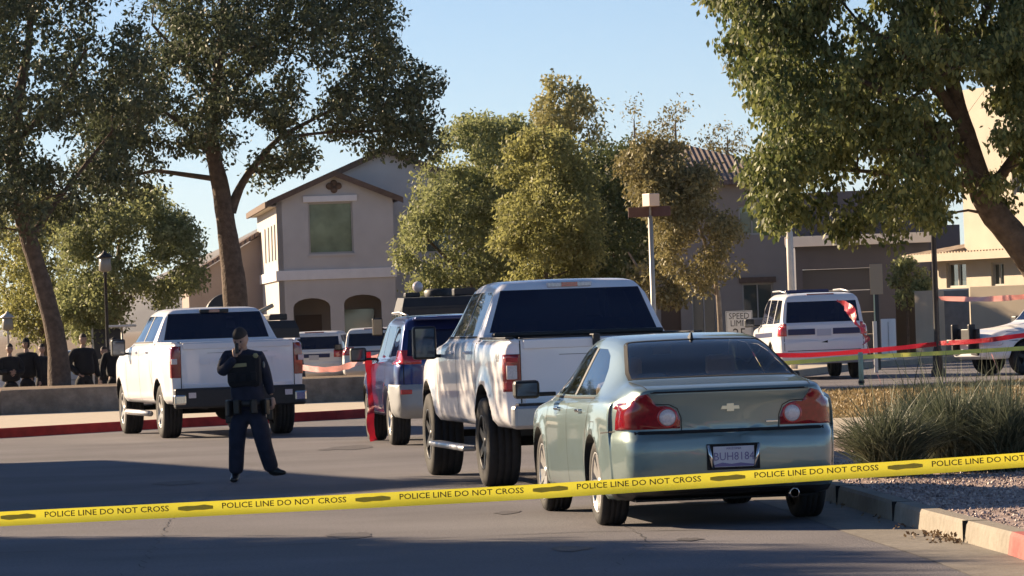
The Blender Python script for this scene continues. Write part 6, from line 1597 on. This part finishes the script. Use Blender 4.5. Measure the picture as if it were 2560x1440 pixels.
tape('barrier_tape', 'pale yellow barrier tape behind the sedan roof, tied to the short green post', [W(1500,918,84),W(1850,914,84),W(2150,893,84.8),W(2400,880,85.5),W(2700,862,86)], .085, M['greentape'], twist=.35, flutter=.15, n=90, seed=4)
tape('red_barrier_tape', 'dark red barrier tape crossing in front of the rear of the police suv', [W(1840,884,94),W(2000,888,94),W(2170,877,94.5),W(2340,860,95.6)], .10, M['redtape'], twist=.4, flutter=.12, n=60, seed=5)
tape('red_barrier_tape', 'red barrier tape running from the black lamp post to the right edge', [W(2346,858,95.6),W(2450,852,92.5),W(2560,838,92),W(2680,828,92)], .10, M['redtape'], twist=.3, flutter=.2, n=40, seed=6)
tape('red_barrier_tape', 'thin pale red tape strung high between lamp post and leaning trunk', [W(2348,746,96),W(2450,748,85),W(2560,742,74),W(2660,735,62)], .10, M['pinktape'], twist=.5, flutter=.2, n=40, seed=7)
tape('red_barrier_tape', 'loose red and white tape slanting down beside the police suv', [W(2100,757,92),W(2125,775,91),W(2145,812,90.4),W(2166,856,89.5)], .20, M['redtape'], twist=.9, flutter=.3, n=40, seed=8)
tape('cord', 'thin pale cord from the slanting tape down to the grass', [W(2166,856,89.4),W(2182,905,87),W(2203,962,84.3)], .030, M['pinktape'], n=20, cat='cord')
tape('cord', 'thin pale cord at the far right above the grasses', [W(2478,885,90),W(2492,920,86),W(2508,965,82.6)], .035, M['pinktape'], n=16, cat='cord')
tape('red_barrier_tape', 'bright red tape hanging to the road beside the blue suv', [W(918,880,59.4),W(924,930,59.4),W(930,1000,59.3),W(926,1060,59.2),W(935,1102,59.1)], .10, M['redtape'], twist=.35, flutter=.3, n=50, seed=9)
tape('red_barrier_tape', 'pale red tape sagging between the two white patrol suvs and the blue suv', [W(700,908,79),W(780,922,76),W(840,922,72),W(900,905,66),W(965,880,60.5)], .10, M['pinktape'], twist=.6, flutter=.3, n=50, seed=10)
# poles
def pole(name, label, cat, x0, y0, x1, y1, d, wpx, m, zb=0.0, parent=None):
    a = W(x0, y0, d); b = W(x1, y1, d); r_ = wpx/2*d/F
    # straight vertical pole through the upper point
    x = (a.x+b.x)/2
    o = empty(name, (x, d, zb), 0, label, cat) if parent is None else parent
    p = MB().tube([(0,0,-.1),(0,0,max(a.z,b.z)-zb)], [r_*1.05, r_*.92], 14).build('post', m, o)
    return o, max(a.z,b.z)-zb
M['palepole'] = mat('pale_painted_pole', (.66,.60,.52), .6, noise=.08)
M['galv'] = mat('galvanised_steel', (.50,.49,.46), .45, metal=.35, noise=.08); M['brownsign'] = mat('brown_sign', (.15,.075,.065), .5, noise=.1); M['sunlit_sign'] = mat('sunlit_sign_face', (.92,.76,.64), .5)
M['signwhite'] = mat('sign_white', (.62,.62,.60), .5); M['signink'] = mat('sign_ink', (.03,.03,.03), .6); M['blackmetal'] = mat('black_lamp_metal', (.02,.02,.022), .5); M['lampglass'] = mat('lamp_lantern', (.30,.29,.25), .3)
M['greenpost'] = mat('pale_green_post', (.42,.50,.36), .6); M['tansign'] = mat('tan_sign_back', (.36,.28,.19), .7)
so, hz = pole('street_sign', 'street name sign with brown blades and sunlit square sign box on a steel post', 'street sign', 1623, 540, 1637, 800, 66, 13, M['galv'], .13)
sc_ = 66/F
cx0 = W(1627,500,66); 
T = Matrix.Translation((cx0.x-so.location.x, 0, cx0.z-.13)) @ Matrix.Rotation(rad(-58), 4, 'Z')
bo = MB().box((-.10,-.09,-.095),(.10,.09,.095),T,ch=.008).build('sign_box', M['sunlit_sign'], so)  # sign box, no lamp: warm sunlight is put into its face colour
MB().tube([(0,0,hz-.02),(0,0,cx0.z-.13-.09)], [.02,.02], 8).build('bracket', M['galv'], so)
z1 = W(1620,530,66).z-.13
bl = MB().box((-.34,-.008,z1-.075),(.02,.008,z1+.075),Matrix.Rotation(rad(14),4,'Z'),ch=.004).build('name_blade', M['brownsign'], so)
bl2 = MB().box((-.03,-.008,z1-.07),(.33,.008,z1+.08),Matrix.Translation((0,.03,0.0))@Matrix.Rotation(rad(-24),4,'Z'),ch=.004).build('name_blade', M['brownsign'], so)
lp, lh_ = pole('light_pole', 'pale steel pole rising behind the police suv into the tree', 'pole', 1968, 430, 1978, 730, 106, 18, M['palepole'])
MB().lathe([(.10,0),(.12,.02),(.12,.05),(.06,.08)], 'z', 16, (0,0,lh_-.02)).build('pole_cap', M['galv'], lp)
MB().lathe([(.16,-.02),(.16,.06),(.09,.10)], 'z', 16, (0,0,0)).build('pole_base', M['galv'], lp)
def lamp_post(x, ytop, ybase, d, wpx, zb, label, m=None, name='street_lamp'):
    p0 = W(x, ytop, d); o = empty(name, (p0.x, d, zb), 0, label, 'street lamp'); h_ = p0.z-zb; r_ = wpx/2*d/F; m = m or M['blackmetal']
    MB().lathe([(r_*2.4,-.05),(r_*2.4,.12),(r_*1.8,.2),(r_*1.6,.55),(r_*1.15,.65),(r_,.8),(r_*.85,h_-.55),(r_*1.3,h_-.52),(r_*.8,h_-.45)], 'z', 16).build('post', m, o)
    ln = MB().lathe([(r_*1.3,h_-.47),(.17,h_-.42),(.15,h_-.05),(.02,h_-.02)], 'z', 6).build('lantern', M['lampglass'], o)
    MB().lathe([(.03,h_+.10),(.06,h_+.05),(.22,h_-.06),(.21,h_-.09),(.001,h_-.08)], 'z', 12).build('lantern_hood', m, ln)
    return o
lamp_post(2330, 500, 945, 96, 15, 0, 'black street lamp at right with red tape tied round it')
lamp_post(262, 636, 990, 116, 9, -.42, 'black park lamp in front of the grey green tree')
lamp_post(19, 787, 975, 128, 6, -.44, 'small pale park lamp at the left edge', M['galv'])
# speed limit sign
spd = W(1848,815,101); sg = empty('speed_sign', (spd.x, 101, .0), rad(-6), 'white speed limit sign half hidden behind the sedan roof', 'traffic sign')
hs = W(1848,777,101).z
MB().box((-.305,-.004,hs-.76),(.305,.004,hs),ch=.003).build('sign_plate', M['signwhite'], sg)
fr = MB()
for a, b in (((-.29,-.0055,hs-.745),(-.282,-.0045,hs-.015)),((.282,-.0055,hs-.745),(.29,-.0045,hs-.015)),((-.282,-.0055,hs-.023),(.282,-.0045,hs-.015)),((-.282,-.0055,hs-.745),(.282,-.0045,hs-.737))): fr.box(a, b)
fr.build('sign_border', M['signink'], sg)
for tx, z_, s_ in (('SPEED',.125,.20),('LIMIT',.29,.20),('25',.54,.36)): text_mesh(tx, s_, Matrix.Translation((0,-.006,hs-z_)) @ REARV, M['signink'], 'sign_lettering', sg, .88)
MB().box((-.025,.006,0),(.025,.045,hs-.02)).build('post', M['galv'], sg)
# tan sign seen from behind and marker posts beyond the police suv
ts = W(2190,700,108); tso = empty('sign', (ts.x, 108, 0), rad(18), 'tan sign panel on a dark post to the right of the police suv', 'sign')
zt_ = W(2190,660,108).z; zb_ = W(2190,736,108).z
MB().box((-.17,-.01,zb_),(.17,.01,zt_),ch=.006).build('sign_plate', M['tansign'], tso); MB().box((-.05,.012,0),(.05,.09,zt_-.05)).build('post', M['blackmetal'], tso)
MB().box((-.09,-.01,zb_-.75),(-.06,.01,zb_)).build('stay', M['greenpost'], tso)
gp = G(2153,956,.13); gpo = empty('marker_post', (gp.x, gp.y, .13), 0, 'short pale green post on the grass holding the yellow tape', 'post')
MB().tube([(0,0,-.05),(0,0,.58)], [.05,.045], 12).build('post', M['greenpost'], gpo); MB().tube([(0,0,-.02),(0,0,.04)], [.062,.06], 12).build('collar', M['blackmetal'], gpo)
wp = W(2188,860,104); wpo = MB().box((-.045,-.03,0),(.045,.03,W(2188,803,104).z),ch=.008).build('marker_post', M['signwhite']); wpo.location = (wp.x,104,0); tag(wpo, 'white marker post beside the dark post and the utility cabinet', 'post')
# left background: notice board, white panel, railing, pale car
nb = W(270,880,131); nbo = empty('notice_board', (nb.x, 131, -.45), rad(6), 'dark notice board with pale edge behind the gathered people', 'notice board')
zt_ = W(270,822,131).z+.45
MB().box((-.40,-.04,.3),(.40,.04,zt_),ch=.01).build('board', M['blackmetal'], nbo); MB().box((-.47,-.05,-.1),(-.41,.05,zt_+.04)).build('post', M['galv'], nbo); MB().box((.41,-.05,-.1),(.47,.05,zt_+.04)).build('post', M['galv'], nbo)
MB().box((-.05,-.055,zt_-.62),(.16,-.045,zt_-.3)).build('notice', M['signwhite'], nbo)
cn = W(305,815,129); cno = empty('canopy', (cn.x, 129, -.45), rad(-8), 'small pale flat canopy on a thin post beside the notice board', 'canopy'); zc_ = W(305,812,129).z+.45
MB().box((-.36,-.36,zc_-.07),(.36,.36,zc_),ch=.02).build('canopy_top', M['signwhite'], cno); MB().tube([(0,0,-.1),(0,0,zc_-.06)], [.03,.03], 8).build('post', M['galv'], cno)
wpn = W(2,920,122); o = MB().box((-.22,-.03,0),(.12,.03,1.0),ch=.01).build('white_panel', M['signwhite']); o.location = (wpn.x,122,-.46); o.rotation_euler = (rad(-6),0,0); tag(o, 'white board leaning upright at the left edge beside the people', 'board')
fn = empty('rail_fence', (W(-60,860,150).x, 150, -.44), 0, 'grey rail fence far behind the people on the left', 'fence')
for k in range(9): MB().box((k*.75-.03,-.03,-.1),(k*.75+.03,.03,1.25)).build('fence_post', M['galv'], fn)
for z_ in (.35,.8,1.2):
    MB().box((-.1,-.05,z_-.03),(6.2,-.032,z_+.03)).build('rail', M['galv'], fn)
M['paleblue'] = mat('pale_blue_paint', (.36,.44,.58), .3, metal=.3, coat=.6)
r8, b8 = suv('parked_car', 'pale blue car parked side on behind the gathered people', (0,0,0), rad(95), dict(w=.9, roof=1.5, r=.33, arch=.39, wb=2.7, ro=.95, fo=.9, belt=.98, hood=.92, lx=.5, lz=(.75,.95), paint=M['paleblue'], glass=(1.05,1.3), z0=.28), cat='car')
pc = W(120,900,140); r8.location = (pc.x+1.4, 140, -.46)
for o in list(bpy.data.objects):
    if o.type == 'MESH' and o.name.split('.')[0] in ('panel_gap','wall_panel','plate_frame','side_stripe','red_stripe','lamp_bar','seat','rear_seat','rail_cap','garage_door','sign_border') and o.data.materials and len(o.data.polygons) < 4000: split_loose(o)
# ------------------------------------------------------------ air
hz_ = MB().box((-12000,-60,-6),(12000,13500,420)).build('haze', None); hm2 = bpy.data.materials.new('haze'); hm2.use_nodes = True; NN = hm2.node_tree.nodes; NN.clear()
vo = NN.new('ShaderNodeVolumePrincipled'); oo = NN.new('ShaderNodeOutputMaterial'); hm2.node_tree.links.new(vo.outputs[0], oo.inputs['Volume'])
vo.inputs['Color'].default_value = (.80,.88,1,1); vo.inputs['Density'].default_value = .00003; vo.inputs['Anisotropy'].default_value = .2
hz_.data.materials.append(hm2); tag(hz_, 'thin pale morning haze', 'haze', kind='stuff')
